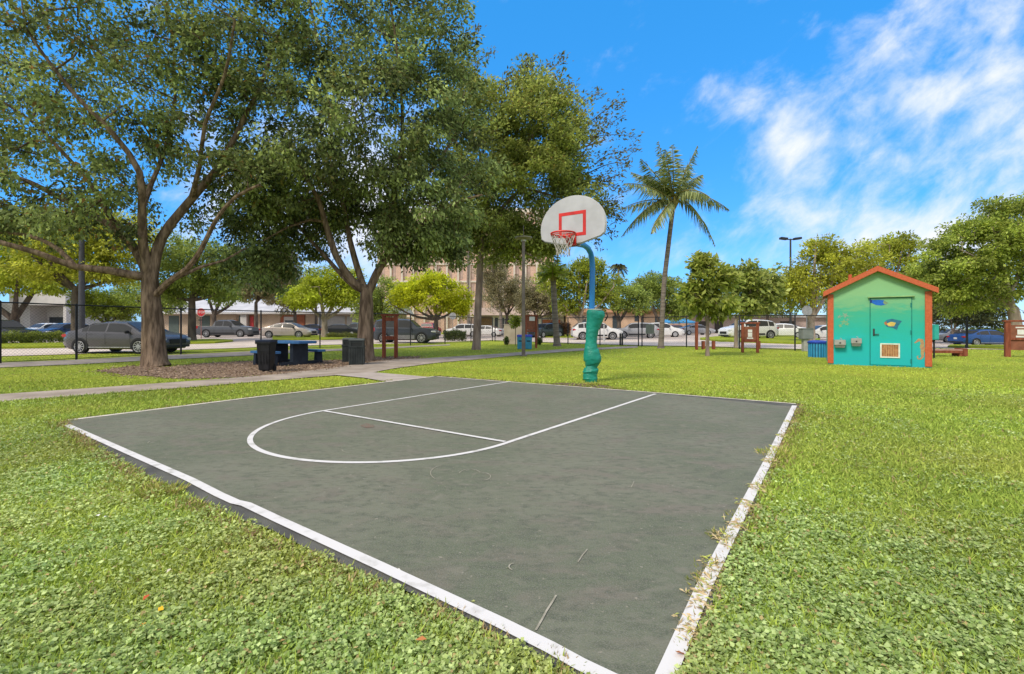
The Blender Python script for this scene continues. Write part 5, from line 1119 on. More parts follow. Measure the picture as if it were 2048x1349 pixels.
def car(kind, name, label, loc, rz, paint, group='cars parked beyond the fence', sc=1.0, cat=None, detail=True):
    S = SPEC[kind]; L, W, H = S['L'], S['W'], S['H']
    t = empty(name, loc, label, cat or {'sedan': 'car', 'crossover': 'car', 'suv': 'suv', 'pickup': 'pickup truck'}[kind], group, rz, sc)
    tx, tz = zip(*S['top']); bx, bz = zip(*S['belt']); ox = L / 2
    xs = sorted(set([round(x, 3) for x in tx] + [round(x, 3) for x in np.linspace(0, L, 34)]))
    def sec(x):
        zt = float(np.interp(x, tx, tz)); zb = min(float(np.interp(x, bx, bz)), zt - .02)
        e = min(x, L - x); w = W / 2 * (1 - .20 * max(0, 1 - e / .55) ** 2); k = min(max((zt - zb) / (H - zb) if H > zb else 0, 0), 1)
        return w, zb, zt, k, w * (.975 - .235 * k), (.30 if e < .25 else .21)
    vs, fs, n = [], [], 0
    for x in xs:
        w, zb, zt, k, wr, zl = sec(x); zm = zl + (zb - zl) * .55
        half = [(w * .84, zl), (w * .97, zl + .10), (w, zm), (w * .995, zb - .05), (w * .975, zb), (wr + (w * .975 - wr) * .15, zt - .07 * k - .008), (wr * .88, zt - .012), (wr * .4, zt + .008)]
        ring = [(y, z) for y, z in half] + [(-y, z) for y, z in reversed(half)]; n = len(ring)
        vs += [(x - ox, y, z) for y, z in ring]
    m = len(xs)
    for i in range(m - 1):
        for j in range(n): fs.append((i * n + j, (i + 1) * n + j, (i + 1) * n + (j + 1) % n, i * n + (j + 1) % n))
    fs += [tuple(range(n)), tuple((m - 1) * n + j for j in range(n - 1, -1, -1))]
    b = MB(); b.add(vs, fs); body = b.build('body', paint, t, smooth=True)
    def side_pt(x, tt, s, off=.007):
        w, zb, zt, k, wr, zl = sec(x); y0, z0 = w * .975, zb; y1, z1 = wr + (w * .975 - wr) * .15, zt - .07 * k - .008
        return Vector((x - ox, s * (y0 + (y1 - y0) * tt + off), z0 + (z1 - z0) * tt))
    for (xa, xb) in S['wins']:
        for s in (-1, 1):
            q = MB(); xx = np.linspace(xa, xb, 7)
            for x in xx: q.v += [tuple(side_pt(x, .10, s)), tuple(side_pt(x, .95, s))]
            q.f = [(2 * i, 2 * i + 1, 2 * i + 3, 2 * i + 2) for i in range(6)]; q.m = [0] * 6; q.build('window', GLASS, t, fix=False)
    for nm, (xa, xb) in (('windscreen', S['front']), ('rear_window', S['rear'])):
        q = MB(); xx = np.linspace(xa, xb, 6)
        for x in xx:
            w, zb, zt, k, wr, zl = sec(x); sgn = 1 if nm == 'windscreen' else -1
            for f in (-.92, -.4, .4, .92): q.v.append((x - ox + .006 * sgn, wr * f, zt + (.014 if abs(f) < .5 else -.002)))
        q.f = [(4 * i + j, 4 * i + j + 1, 4 * i + 5 + j, 4 * i + 4 + j) for i in range(5) for j in range(3)]; q.m = [0] * 15; q.build(nm, GLASS, t, fix=False, smooth=True)
    r = S['r']
    for x in S['wheels']:
        for s in (-1, 1):
            w = sec(x)[0]
            if detail:
                a = MB(); a.prism([(x - ox + (r + .055) * math.cos(q), s * (w + .002), max(r + (r + .055) * math.sin(q), .2)) for q in np.linspace(-.35, math.pi + .35, 20)], (0, s * .004, 0)); a.build('wheel_arch', TRIM, t)
            tq = MB(); tq.cyl((x - ox, s * (w - .09), r), r, .2, 28, axis=(0, 1, 0)); wh = tq.build('wheel', TYRE, t, bevel=.02)
            rm = MB(); rm.cyl((x - ox, s * (w + .0115), r), r * .16, .012, 12, axis=(0, 1, 0))
            if detail:
                for k in range(10):
                    a = 2 * math.pi * k / 10; d = Vector((math.cos(a), 0, math.sin(a))); rm.bar(Vector((x - ox, s * (w + .0125), r)) + d * r * .12, Vector((x - ox, s * (w + .0125), r)) + d * r * .68, .036, .008, up=(0, 1, 0))
                rg = [Vector((x - ox + r * .68 * math.cos(a), s * (w + .011), r + r * .68 * math.sin(a))) for a in np.linspace(0, 2 * math.pi, 25)]; rm.tube(rg, .016, 6, caps=False)
            else: rm.cyl((x - ox, s * (w + .0125), r), r * .62, .004, 18, axis=(0, 1, 0))
            rm.build('rim', ALLOY, wh)
    zf, zr = float(np.interp(L - .12, tx, tz)) - .08, float(np.interp(.06, tx, tz)) - .10
    for s in (-1, 1):
        wf = sec(L - .18)[0]
        q = MB(); q.box((L - ox - .20, s * (wf - .155), zf - .02), (.36, .32, .13), rz=-s * .30); q.build('headlight', LAMPW, t, bevel=.03)
        wr_ = sec(.14)[0]; q = MB(); q.box((-ox + .16, s * (wr_ - .13), zr - .02), (.34, .30, .15 if kind in ('sedan', 'crossover') else .3), rz=s * .22); q.build('taillight', LAMPR, t, bevel=.03)
        w, zb, zt, k, wr, zl = sec(S['front'][1] - .42); q = MB(); q.box((S['front'][1] - .42 - ox, s * (w + .09), zb + .06), (.12, .2, .13)); q.build('mirror', paint if kind != 'sedan' else TRIM, t, bevel=.03)
    q = MB(); q.box((L - ox - .01, 0, .55), (.06, W * .52, .22)); q.build('grille', TRIM, t, bevel=.02)
    q = MB(); q.box((L - ox - .05, 0, .33), (.16, W * .74, .10)); q.box((-ox + .05, 0, .36), (.16, W * .74, .12)); q.build('bumper_trim', TRIM, t, bevel=.02)
    q = MB(); q.box((-ox - .003, 0, .68 if kind == 'sedan' else .8), (.012, .31, .155)); q.build('number_plate', PLATE, t)
    if detail:
        for s in (-1, 1):
            for xh in ([w_[0] + .12 for w_ in S['wins'][-2:]]):
                w, zb = sec(xh)[:2]; q = MB(); q.box((xh - ox, s * (w * .99 + .006), zb - .085), (.19, .02, .028)); q.build('door_handle', paint, t, bevel=.006)
            for xh in ([w_[0] - .04 for w_ in S['wins'][-2:]] + [S['wins'][-1][1] + .02]):
                q = MB()
                pts = []
                for z in np.linspace(.32, 1, 7):
                    w, zb, zt, k, wr, zl = sec(xh); z_ = zl + (zb - .04 - zl) * z; y_ = w * (.97 + .03 * min(1, (z_ - zl) / .3)); pts.append((xh - ox, s * (y_ + .001), z_))
                q.tube(pts, .005, 4); q.build('door_seam', TRIM, t)
        if kind in ('sedan',):
            for s in (-1, 1): q = MB(); w = sec(L / 2)[0]; q.box((0, s * (w * .97 + .006), .30), (2.3, .016, .035)); q.build('sill_strip', ALLOY, t)
        if kind in ('suv', 'pickup', 'crossover'):
            for s in (-1, 1): q = MB(); w = sec(L / 2)[0]; q.box((-.05, s * (w * .985 + .004), .44), (1.75 if kind != 'pickup' else 2.5, .02, .30 if kind == 'suv' else .14)); q.build('side_cladding', CLAD if kind == 'suv' else TRIM, t, bevel=.006)
    if kind == 'pickup':
        q = MB(); q.box((-ox + .93, 0, 1.187), (1.55, W * .74, .012)); q.build('bed_cover', TRIM, t)
    return t
SILV = paint_('silver', (.36, .36, .37)); DSIL = paint_('graphite_silver', (.075, .07, .074)); BLK = paint_('black', (.012, .013, .015), .1); WHT = paint_('white', (.66, .66, .655), 0); DGRY = paint_('dark_grey', (.085, .09, .10)); BEIG = paint_('beige', (.40, .345, .315)); DBLU = paint_('dark_blue', (.012, .07, .25)); SUVP = paint_('charcoal', (.045, .052, .065)); REDP = paint_('red', (.42, .02, .015), 0); DKGN = paint_('dark_green', (.05, .07, .065)); GRYP = paint_('grey', (.17, .175, .18)); NAV = paint_('navy', (.03, .05, .11))
PC = 'parked_car'
car('sedan', PC, 'grey-silver sedan in side view just beyond the fence, half behind the oak trunk', on(257, 21.3), R(-4), DSIL)
car('suv', PC, 'black car above the long clipped hedge', on(2, 34), R(-8), BLK, cat='car')
car('crossover', PC, 'white car nosing out between the black car and a dark one', on(93, 50), R(-100), WHT, detail=False)
car('crossover', PC, 'dark car parked between a white car and the pole', on(130, 50), R(-98), NAV, detail=False)
car('pickup', 'pickup_truck', 'dark grey pickup truck right of the red stop sign', on(457, 49), R(0), DGRY)
car('sedan', PC, 'beige sedan right behind the picnic table', on(578, 44), R(0), BEIG)
car('sedan', PC, 'blue car hidden behind the pale trunk of the lime spreading tree', on(628, 60), R(10), NAV, detail=False)
car('sedan', PC, 'black car above the loose hedge, right of the pale trunk', on(682, 57), R(14), BLK, detail=False)
car('crossover', PC, 'dark green car partly hidden by the dense oak trunk', on(716, 60), R(170), DKGN, detail=False)
car('suv', PC, 'charcoal suv seen through the empty redwood frame', on(812, 34), R(0), SUVP)
car('pickup', 'pickup_truck', 'red pickup beyond the charcoal suv hood', on(858, 64), R(80), REDP, detail=False)
car('crossover', PC, 'white car behind the dark block of hedge', on(926, 60), R(175), WHT, detail=False)
car('sedan', PC, 'white car right of the feathery tree trunk', on(972, 60), R(160), WHT, detail=False)
car('crossover', PC, 'dark green car behind the grey palm with flared trunk', on(1092, 54), R(-140), DKGN, detail=False)
car('crossover', PC, 'white crossover half hidden by the green padded pole', on(1193, 43), R(0), WHT)
car('crossover', PC, 'silver car behind the grey fence plate', on(1272, 49), R(168), SILV)
car('crossover', PC, 'white car split by the tall palm trunk', on(1324, 52), R(-12), WHT, detail=False)
car('sedan', PC, 'red car under the blue canopies', on(1352, 66), R(-100), REDP, detail=False)
car('sedan', PC, 'silver car far behind the tall redwood post', on(1392, 64), R(5), SILV, detail=False)
car('crossover', PC, 'white suv behind the fitness board, front to the left', on(1496, 39.5), R(188), WHT)
car('sedan', PC, 'white sedan with dark windows behind the white suv tail', on(1562, 46), R(150), WHT, detail=False)
car('sedan', PC, 'white car between the grey cabinet and the painted hut', on(1650, 46), R(175), WHT, detail=False)
car('sedan', PC, 'silver sedan parked just right of the painted hut', on(1903, 50), R(180), SILV)
car('sedan', PC, 'blue sedan under the large spreading tree', on(1965, 41), R(0), DBLU)
def canopy(px, Y, label, c):
    o = on(px, Y); t = empty('canopy_tent', o, label, 'canopy', 'blue canopies in the parking lot')
    BLc = mat('canopy_blue', c, .7); r = MB(); v = [(-1.3, -1.3, 1.9), (1.3, -1.3, 1.9), (1.3, 1.3, 1.9), (-1.3, 1.3, 1.9), (0, 0, 2.5)]; r.add(v, [(0, 1, 4), (1, 2, 4), (2, 3, 4), (3, 0, 4)]); r.prism([(-1.3, -1.3, 1.7), (1.3, -1.3, 1.7), (1.3, -1.3, 1.899), (-1.3, -1.3, 1.899)], (0, .03, 0)); r.build('cover', BLc, t)
    for sx in (-1, 1):
        for sy in (-1, 1): MB().tube([(sx * 1.25, sy * 1.22, 0), (sx * 1.25, sy * 1.22, 1.89)], .03, 6).build('leg', ALLOY, t)
canopy(1337, 70, 'blue canopy above the white car at the palm trunk', (.05, .25, .5)); canopy(1368, 70, 'blue canopy above the red car', (.02, .30, .52))

# ------------------------------------------------------------------ buildings
def stucco(name, c): return mat(name, c, .9, .15, var=.08, scale=.8, bump=.004, bscale=30)
WHS, BEI, PEA, BRK, RFG, WND, PNK = stucco('white_stucco', (.52, .50, .48)), stucco('beige_stucco', (.50, .39, .29)), stucco('peach_stucco', (.56, .38, .265)), mat('brick_red', (.34, .12, .065), .9, .15, var=.2, scale=6), mat('roof_grey', (.42, .42, .44), .7, .2, col2=(.52, .52, .54), scale=.6), mat('window_dark', (.05, .06, .07), .15, .5, var=.2), stucco('pink_stucco', (.54, .42, .37))
def facade(Y, d=0.0):                                   # pixel rectangle -> x0,x1,z0,z1 at distance Y
    return lambda xa, ya, xb, yb: ((xa - CX) / F * Y, (xb - CX) / F * Y, EYE + (HY - yb) / F * Y, EYE + (HY - ya) / F * Y)
def slab(mb, r, Y, y0, y1, base=None):
    x0, x1, z0, z1 = r; z0 = base if base is not None else z0; mb.box(((x0 + x1) / 2, Y + (y0 + y1) / 2, (z0 + z1) / 2), (x1 - x0, y1 - y0, z1 - z0)); return mb
def part(root, name, m, r, Y, y0, y1, base=None): o = slab(MB(), r, Y, y0, y1, base).build(name, m, root); o.location = -root.location; return o
def building(name, label, px, Y, cat='building'): return empty(name, on(px, Y), label, cat)
def b_white():
    Y = 70; f = facade(Y); t = building('white_building', 'white flat-roofed building behind the hedge and the black car', 95, Y); gz = t.location.z - .2
    part(t, 'wall', WHS, f(-220, 606, 60, 668), Y, 0, 12, gz); part(t, 'wall', WHS, f(60, 612, 132, 668), Y, 2.5, 12, gz); part(t, 'roof_slab', WHS, f(40, 586, 150, 611.5), Y, -1.5, 12)
    part(t, 'window', WND, f(66, 634, 128, 660), Y, 2.46, 2.52); part(t, 'window', WND, f(-80, 630, -20, 655), Y, -.03, .03); part(t, 'column', WHS, f(40, 612, 46, 668), Y, -1.3, -.6, gz); part(t, 'column', WHS, f(143, 612, 149, 668), Y, -1.3, -.6, gz)
b_white()
def b_long():
    Y = 76; f = facade(Y); t = building('long_building', 'long low building with a pale sloping roof and beige and brick walls, behind the pickup', 550, Y); gz = t.location.z - .25
    part(t, 'wall', BEI, f(318, 622, 780, 668), Y, 0, 12, gz)
    x0, x1, z0, z1 = f(305, 596, 795, 626); r = MB(); r.prism([(x0, Y - 1.2, z0), (x0, Y + 6, z1), (x0, Y + 13, z0)], (x1 - x0, 0, 0)); o = r.build('roof', RFG, t); o.location = -t.location
    part(t, 'fascia', WHS, f(305, 625.5, 795, 629), Y, -1.25, -1.1)
    for a, b in ((441, 474), (532, 561), (612, 640)): part(t, 'wall_panel', BEI, f(a, 630, b, 668), Y, -.12, -.002, gz)
    for a, b in ((500, 512), (562, 610)): part(t, 'brick_panel', BRK, f(a, 630, b, 668), Y, -.16, -.002, gz)
    part(t, 'column', WHS, f(487, 629.5, 499, 668), Y, -.9, -.3, gz); part(t, 'column', WHS, f(641, 629.5, 647, 668), Y, -.9, -.3, gz)
    wn = part(t, 'window', WHS, f(569, 634, 590, 651), Y, -.22, -.165); part(wn, 'pane', WND, f(571, 641, 588, 650), Y, -.235, -.222).location = (0, 0, 0)
    for a, b in ((338, 358), (478, 486), (400, 420)): part(t, 'doorway', mat('door_green', (.09, .12, .11), .5), f(a, 632, b, 668), Y, -.06, -.004, gz)
    for a, b in ((655, 690), (694, 728)): part(t, 'shutter', WHS, f(a, 633, b, 664), Y, -.07, -.004, gz)
    for a, b, y in ((468, 476, 640),): part(t, 'sign_plate', mat('sign_orange', (.50, .18, .03), .6), f(a, y, b, y + 6), Y, -.20, -.15)
    part(t, 'banner', mat('banner_red', (.50, .05, .05), .6), f(502, 634, 508.5, 656), Y, -.24, -.19)
b_long()
def b_tower():
    Y = 112; f = facade(Y); t = building('brick_tower', 'tall salmon brick building with white pilasters and bands, seen under the oak crowns', 940, Y); gz = t.location.z - .3
    BRT = mat('salmon_brick', (.60, .40, .31), .9, .15, var=.12, scale=3); WB = stucco('white_band', (.62, .54, .46)); WT = mat('tower_glass', (.40, .28, .23), .3, .4, var=.25, scale=.6)
    part(t, 'wall', BRT, f(755, 425, 1108, 668), Y, 0, 14, gz)
    part(t, 'parapet', WB, f(753, 418, 1110, 426), Y, -.5, 14.3)
    ys = [(457 + 35 * i) for i in range(6)]
    for y in ys: part(t, 'band', WB, f(755, y, 1108, y + 3.4), Y, -.28, -.004)
    xs = [(758 + 22.4 * i) for i in range(16)]
    for x in xs: part(t, 'pilaster', WB, f(x, 426, x + 3.6, 660), Y, -.45, -.285, gz)
    for j, y in enumerate([430] + [v + 6 for v in ys]):
        for x in xs[:-1]:
            if x + 12 > 1100: continue
            part(t, 'window', WT, f(x + 6, y, x + 11, y + 26), Y, -.06, -.003)
b_tower()
def b_lowwhite():
    Y = 84; f = facade(Y); t = building('low_building', 'low building with a pinkish flat roof between the feathery tree trunk and the padded pole', 1050, Y); gz = t.location.z - .3
    part(t, 'wall', WHS, f(948, 632, 1128, 668), Y, 0, 10, gz); part(t, 'roof_slab', PNK, f(940, 617, 1135, 631.5), Y, -2, 10.5); part(t, 'wall_panel', mat('trellis_brown', (.20, .12, .06), .9, var=.3, scale=10), f(948, 634, 984, 660), Y, -.15, -.003, gz)
    for a in (990, 1002, 1012): part(t, 'window', WND, f(a, 636, a + 6, 656), Y, -.05, -.003)
    part(t, 'wall_panel', BRK, f(1084, 640, 1120, 655), Y, -.15, -.003)
b_lowwhite()
def b_peach():
    Y = 80; f = facade(Y); t = building('peach_building', 'long low peach building behind the white crossover and the tall palm', 1250, Y); gz = t.location.z - .3
    part(t, 'wall', PEA, f(1136, 626, 1400, 668), Y, 0, 10, gz); part(t, 'roof_edge', stucco('peach_trim', (.46, .25, .15)), f(1132, 618, 1404, 625.6), Y, -.8, 10.4)
    for a, b, y0, y1 in ((1225, 1240, 632, 660), (1269, 1276, 630, 643), (1310, 1330, 634, 650), (1160, 1172, 632, 646), (1190, 1200, 632, 646), (1350, 1362, 632, 645)): part(t, 'window', WND, f(a, y0, b, y1), Y, -.06, -.003)
b_peach()
def b_garage():
    Y = 78; f = facade(Y); t = building('garage_building', 'pale pink garages behind the white suv', 1500, Y); gz = t.location.z - .3
    part(t, 'wall', PNK, f(1388, 636, 1660, 668), Y, 0, 9, gz); part(t, 'roof_edge', WHS, f(1384, 630, 1664, 635.6), Y, -.5, 9.3)
    for a, b in ((1398, 1412), (1429, 1446), (1560, 1590)): part(t, 'garage_door', mat('garage_dark', (.07, .06, .05), .7), f(a, 643, b, 668), Y, -.05, -.003, gz)
    part(t, 'garage_door', WHS, f(1470, 640, 1500, 668), Y, -.05, -.003, gz)
b_garage()

# ------------------------------------------------------------------ turf: blades, clover leaves, dry fringe, litter
def grass():
    rng = np.random.default_rng(77)
    excl = [COURT_XY, xy(P_NEAR) + xy(P_FAR)[::-1], xy(S_NEAR) + xy(S_FAR)[::-1], xy(gpl((664, 752), (742, 746.5), (800, 751), (874, 757.5), (776, 766), (726, 757.5)))]
    mul = xy(MULCH); soil = xy(gpl((1085, 772), (1120, 766), (1165, 767), (1215, 772), (1235, 777), (1190, 783), (1140, 777))); lot = xy(L_NEAR)
    lx = np.array(lot)
    def ok(x, y):
        m = np.ones(x.shape, bool)
        for p in excl: m &= ~inpoly(x, y, p)
        m &= ~(inpoly(x, y, mul) & (rng.uniform(size=x.shape) > .04)); m &= ~(inpoly(x, y, soil) & (rng.uniform(size=x.shape) > .25))
        t = x / np.maximum(y, .3); far = np.interp(t, lx[:, 0] / lx[:, 1], lx[:, 1]); m &= y < far - .05
        return m
    def noise2(x, y, s, seed):
        r = np.random.default_rng(seed); v = 0
        for k in range(7):
            a = r.uniform(0, 6.28); f = s * r.uniform(.6, 1.8); v = v + np.sin((x * math.cos(a) + y * math.sin(a)) * f + r.uniform(0, 6.28) + 1.3 * np.sin((x * math.sin(a) - y * math.cos(a)) * f * .7 + k))
        return v / 3.2
    def tint(x, y, n, clover):
        dry = np.clip(noise2(x, y, 2.2, 5) * .5 + .25, 0, 1)[:, None]; pat = np.clip(noise2(x, y, .9, 9) * .5 + .5, 0, 1)[:, None]; k = rng.uniform(0, 1, (n, 1))
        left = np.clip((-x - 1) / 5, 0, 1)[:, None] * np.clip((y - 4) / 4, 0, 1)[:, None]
        far = np.clip((y - 5.5) / 5, 0, 1)[:, None]
        gr = np.array([.225, .34, .045]) * (1 - k) + np.array([.49, .60, .11]) * k
        cl = np.array([.21, .32, .07]) * (1 - k) + np.array([.50, .61, .25]) * k
        c = np.where(clover[:, None], cl, gr); c = c * (1 - .35 * dry) + np.array([.50, .42, .11]) * .35 * dry
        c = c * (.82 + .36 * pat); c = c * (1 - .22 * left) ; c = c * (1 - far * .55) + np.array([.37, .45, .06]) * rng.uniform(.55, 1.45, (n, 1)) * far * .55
        br = rng.uniform(size=(n, 1)) < .03; c = np.where(br, np.array([.46, .36, .16]) * rng.uniform(.6, 1.2, (n, 1)), c)
        return np.clip(c * rng.uniform(.72, 1.28, (n, 1)), 0, .8)
    A = [[] for _ in range(6)]
    def emit(x, y, kind):
        n = len(x); z = np.array([T(a, b) for a, b in zip(x, y)]) if n and y.max() > 20 else np.zeros(n)
        h = rng.uniform(0, 1, n)
        if kind == 'clover':
            z = z + .008 + h * .022 + .012 * np.clip(noise2(x, y, 11, 41), -.5, 1.3) + .012 * np.clip(noise2(x, y, 34, 43), -.6, 1.2) + .012; D = np.stack([rng.normal(size=n), rng.normal(size=n), rng.uniform(-.3, .6, n)], 1); Nn = rng.normal(size=(n, 3)) * .5 + np.array([0, 0, 1]); L = rng.uniform(.009, .019, n) * (1 + .08 * y); W = L * rng.uniform(.75, 1.05, n); cl = np.ones(n, bool)
        else:
            z = z + .002; D = np.stack([rng.normal(size=n) * .75, rng.normal(size=n) * .75, rng.uniform(.25, 1.0, n)], 1); Nn = rng.normal(size=(n, 3)) + np.array([0, -.5, .5]); L = rng.uniform(.028, .065, n) * (1 + .035 * y) * (.55 if kind == 'low' else 1); W = rng.uniform(.004, .0075, n) * (1 + .16 * y); cl = np.zeros(n, bool)
        for k, v in enumerate((np.stack([x, y, z], 1), D, Nn, L, W, tint(x, y, n, cl))): A[k].append(v)
    def sample(n, y0, y1, pw):
        u = rng.uniform(size=n); e = 1 - pw; y = (y0 ** e + u * (y1 ** e - y0 ** e)) ** (1 / e); x = rng.uniform(-1, 1, n) * (1.2 * y + .9); m = ok(x, y); return x[m], y[m]
    x, y = sample(400000, 1.15, 8.5, 1.3)
    m = (noise2(x, y, 1.1, 31) * 1.2 + noise2(x, y, 5.5, 33) * .7 + .1 - np.clip((y - 3.5) / 3, 0, 1.5) * .8 + np.clip((3.2 - y), 0, 1) * .3) > rng.normal(size=len(x)) * .7
    emit(x[m], y[m], 'clover'); emit(x[~m], y[~m], 'blade')
    x, y = sample(260000, 1.15, 10.0, 1.25); emit(x, y, 'blade')
    x, y = sample(120000, 6.0, 33.0, 1.45); emit(x, y, 'low')
    # the rest of the lawn to either side of the court, thinner
    n = 150000; y = rng.uniform(size=n) ** 1.6 * 14 + .1; sx = rng.choice([-1, 1], n); x = sx * (1.2 * y + .7 + rng.uniform(size=n) ** 1.5 * 6); m = ok(x, y); x, y = x[m], y[m]
    h_ = len(x) // 2; emit(x[:h_], y[:h_], 'clover'); emit(x[h_:], y[h_:], 'blade')
    # ragged fringe that leans over the court and the path edges: partly dry
    def fringe(pts, n, w0, w1, dryness, over, hmul=1.0):
        P = np.array([(p.x, p.y) for p in pts]); sg = np.linalg.norm(np.diff(P, axis=0), axis=1); cum = np.concatenate([[0], np.cumsum(sg)]); s = rng.uniform(0, cum[-1], n)
        clum = np.sin(s * 9) + np.sin(s * 23 + 1) + np.sin(s * 4.3 + 2) + rng.normal(size=n) * .8; s = s[clum > -.3]; n = len(s)
        i = np.clip(np.searchsorted(cum, s) - 1, 0, len(P) - 2); f = (s - cum[i]) / np.maximum(sg[i], 1e-6); q = P[i] + (P[i + 1] - P[i]) * f[:, None]; d = (P[i + 1] - P[i]) / np.maximum(sg[i], 1e-6)[:, None]
        nr = np.stack([-d[:, 1], d[:, 0]], 1); ctr = np.mean(np.array(COURT_XY), axis=0)
        inward = np.sign(((ctr - q) * nr).sum(1))[:, None] * nr; off = rng.uniform(w0, w1, n)[:, None]; q = q - inward * off
        D = np.concatenate([inward * over + rng.normal(size=(n, 2)) * .6, rng.uniform(.15, .8, (n, 1))], 1); L = rng.uniform(.03, .085, n) * hmul; W = rng.uniform(.004, .008, n) * (1 + .12 * q[:, 1])
        k = rng.uniform(0, 1, (n, 1)); c = np.where(rng.uniform(size=(n, 1)) < dryness, np.array([.46, .34, .17]) * (.5 + .7 * k), np.array([.22, .27, .04]) * (.6 + .8 * k))
        for kk, v in enumerate((np.concatenate([q, np.full((n, 1), .012)], 1), D, rng.normal(size=(n, 3)) + np.array([0, 0, .5]), L, W, c)): A[kk].append(v)
    left = dens(gpl((126, 850), (200, 908), (290, 966), (400, 1022), (480, 1064), (600, 1119), (760, 1187), (900, 1243), (1150, 1352)), .1); right = dens(gpl((1370, 1349), (1440, 1180), (1515, 1000), (1573, 870), (1603, 812)), .1)
    fringe(left, 9000, -.03, .06, .8, .4, .7); fringe(left, 3000, .02, .16, .35, .1, .7); fringe(right, 9500, -.035, .05, .8, .6, .6); fringe(right, 3200, .02, .16, .35, .1, .7)
    far_ = dens(gpl((1603, 812), (1300, 787.5), (870, 754.5)), .1); fringe(far_, 3000, .05, .16, .25, .0, .6); lf = dens(gpl((133, 845), (500, 799), (790, 763)), .1); fringe(lf, 3000, .05, .16, .3, .0, .6)
    # taller tufts: beside the court, and runners creeping over the right-hand line
    for (px, py, n, rr, hh) in ((322, 992, 500, .13, 1.7), (240, 975, 350, .13, 1.4), (118, 848, 220, .15, 1.4), (1552, 915, 420, .14, 1.5), (1432, 1152, 150, .1, 1.2), (1412, 1180, 110, .07, 1.2), (1447, 1083, 160, .07, 1.2), (1640, 836, 260, .2, 1.3), (1700, 840, 200, .2, 1.2), (1185, 771, 600, .16, 1.3), (1230, 780, 260, .2, 1.2), (1480, 1040, 160, .07, 1.1)):
        c = gp(px, py); a = rng.uniform(0, 6.28, n); r_ = rr * rng.uniform(0, 1, n) ** .6; x = c.x + np.cos(a) * r_; y = c.y + np.sin(a) * r_
        D = np.stack([np.cos(a) * .6 + rng.normal(size=n) * .3, np.sin(a) * .6 + rng.normal(size=n) * .3, rng.uniform(.3, 1.1, n)], 1); k = rng.uniform(0, 1, (n, 1))
        for kk, v in enumerate((np.stack([x, y, np.full(n, .01)], 1), D, rng.normal(size=(n, 3)), rng.uniform(.02, .05, n) * hh, rng.uniform(.005, .009, n), np.where(rng.uniform(size=(n, 1)) < .4, np.array([.50, .42, .15]), np.array([.26, .31, .04])) * (.6 + .8 * k))): A[kk].append(v)
    # dry runners and soil washed over the right-hand line
    for (px, py) in ((1553, 905), (1538, 932), (1512, 985), (1492, 1020), (1470, 1062), (1447, 1095), (1428, 1148), (1412, 1185), (1396, 1215), (1378, 1280), (1562, 880), (1575, 850)):
        n = 80; c = gp(px + 7, py); a = rng.uniform(0, 6.28, n); r_ = .075 * rng.uniform(0, 1, n) ** .7; x = c.x + np.cos(a) * r_ * .8; y = c.y + np.sin(a) * r_ * 1.5; k = rng.uniform(0, 1, (n, 1))
        D = np.stack([rng.normal(size=n) - .8, rng.normal(size=n), rng.uniform(.05, .5, n)], 1)
        for kk, v in enumerate((np.stack([x, y, np.full(n, .034)], 1), D, rng.normal(size=(n, 3)) + np.array([0, 0, 1]), rng.uniform(.015, .05, n), rng.uniform(.005, .011, n), np.where(rng.uniform(size=(n, 1)) < .65, np.array([.58, .46, .26]), np.array([.46, .50, .12])) * (.7 + .6 * k))): A[kk].append(v)
    B = [np.concatenate(v) for v in A]
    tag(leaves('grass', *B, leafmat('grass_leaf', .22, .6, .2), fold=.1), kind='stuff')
grass()
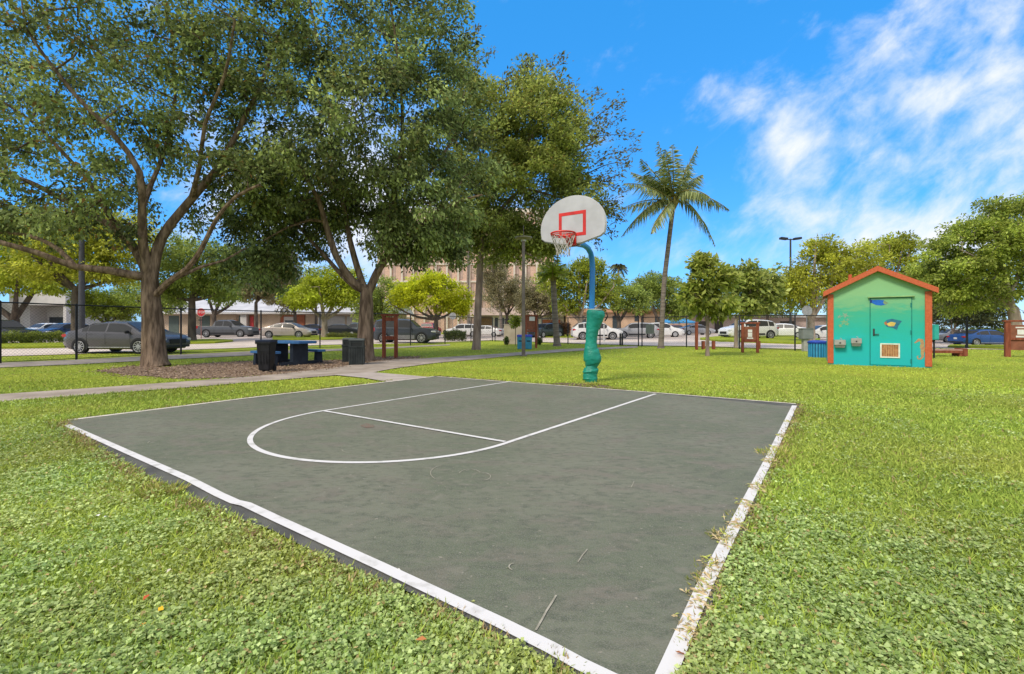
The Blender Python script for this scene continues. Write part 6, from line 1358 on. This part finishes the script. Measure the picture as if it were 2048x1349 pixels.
def litter():
    rng = np.random.default_rng(8); P, C, L = [], [], []
    for px, py, c, s in ((302, 1216, (.5, .10, .04), .05), (330, 1248, (.7, .42, .02), .05), (300, 1274, (.55, .28, .05), .045), (455, 1218, (.6, .30, .14), .04), (852, 1308, (.55, .22, .08), .06), (196, 1051, (.75, .75, .7), .05), (206, 1052, (.75, .75, .72), .04), (343, 1160, (.6, .55, .42), .04), (1376, 1285, (.62, .30, .03), .05), (1373, 1330, (.55, .20, .06), .06), (950, 1219, (.42, .45, .16), .03), (1017, 1150, (.50, .52, .30), .03), (792, 1154, (.7, .68, .62), .04), (1890, 1040, (.6, .5, .28), .05), (1875, 1160, (.55, .35, .15), .05), (1790, 1190, (.45, .3, .12), .05), (320, 1065, (.5, .33, .15), .04), (445, 1124, (.5, .33, .15), .05), (130, 1130, (.5, .36, .14), .05)):
        for _ in range(1): q = gp(px + rng.normal() * 2, py + rng.normal()); P.append((q.x, q.y, .055 if not inpoly(np.array([q.x]), np.array([q.y]), COURT_XY)[0] else .034)); C.append(c); L.append(s * .7)
    n = 380
    y = 1.3 + rng.uniform(size=n) ** 1.5 * 9; x = rng.uniform(-1.15, 1.15, n) * y; m = ~inpoly(x, y, COURT_XY)
    for a, b in zip(x[m], y[m]): P.append((a, b, .045)); C.append(tuple(np.array([.46, .32, .13]) * rng.uniform(.5, 1.3))); L.append(rng.uniform(.012, .028))
    n = len(P); rot = rng.normal(size=(n, 3)) * np.array([1, 1, .15])
    tag(leaves('fallen_leaves', np.array(P), rot, rng.normal(size=(n, 3)) * .25 + np.array([0, 0, 1]), np.array(L), np.array(L) * .6, np.array(C), leafmat('dry_leaf', .1, .7, .2)), kind='stuff')
    # brown leaf litter over the mulch
    mp = np.array(xy(MULCH)); lo_, hi_ = mp.min(0), mp.max(0); n = 20000; x = rng.uniform(lo_[0] - .3, hi_[0] + .3, n); y = rng.uniform(lo_[1] - .3, hi_[1] + .3, n)
    m = inpoly(x, y, xy(MULCH)) | ((poly_dist(x, y, mp) < .35) & (rng.uniform(size=n) < .3)); x, y = x[m], y[m]; n = len(x); k = rng.uniform(0, 1, (n, 1))
    c = (np.array([.15, .10, .065]) * (1 - k) + np.array([.46, .34, .24]) * k) * rng.uniform(.6, 1.3, (n, 1)); Lm = rng.uniform(.03, .07, n)
    tag(leaves('leaf_litter', np.stack([x, y, rng.uniform(.013, .035, n)], 1), rng.normal(size=(n, 3)) * np.array([1, 1, .15]), rng.normal(size=(n, 3)) * .5 + np.array([0, 0, 1]), Lm, Lm * .55, c, leafmat('dry_leaf')), kind='stuff')
litter()
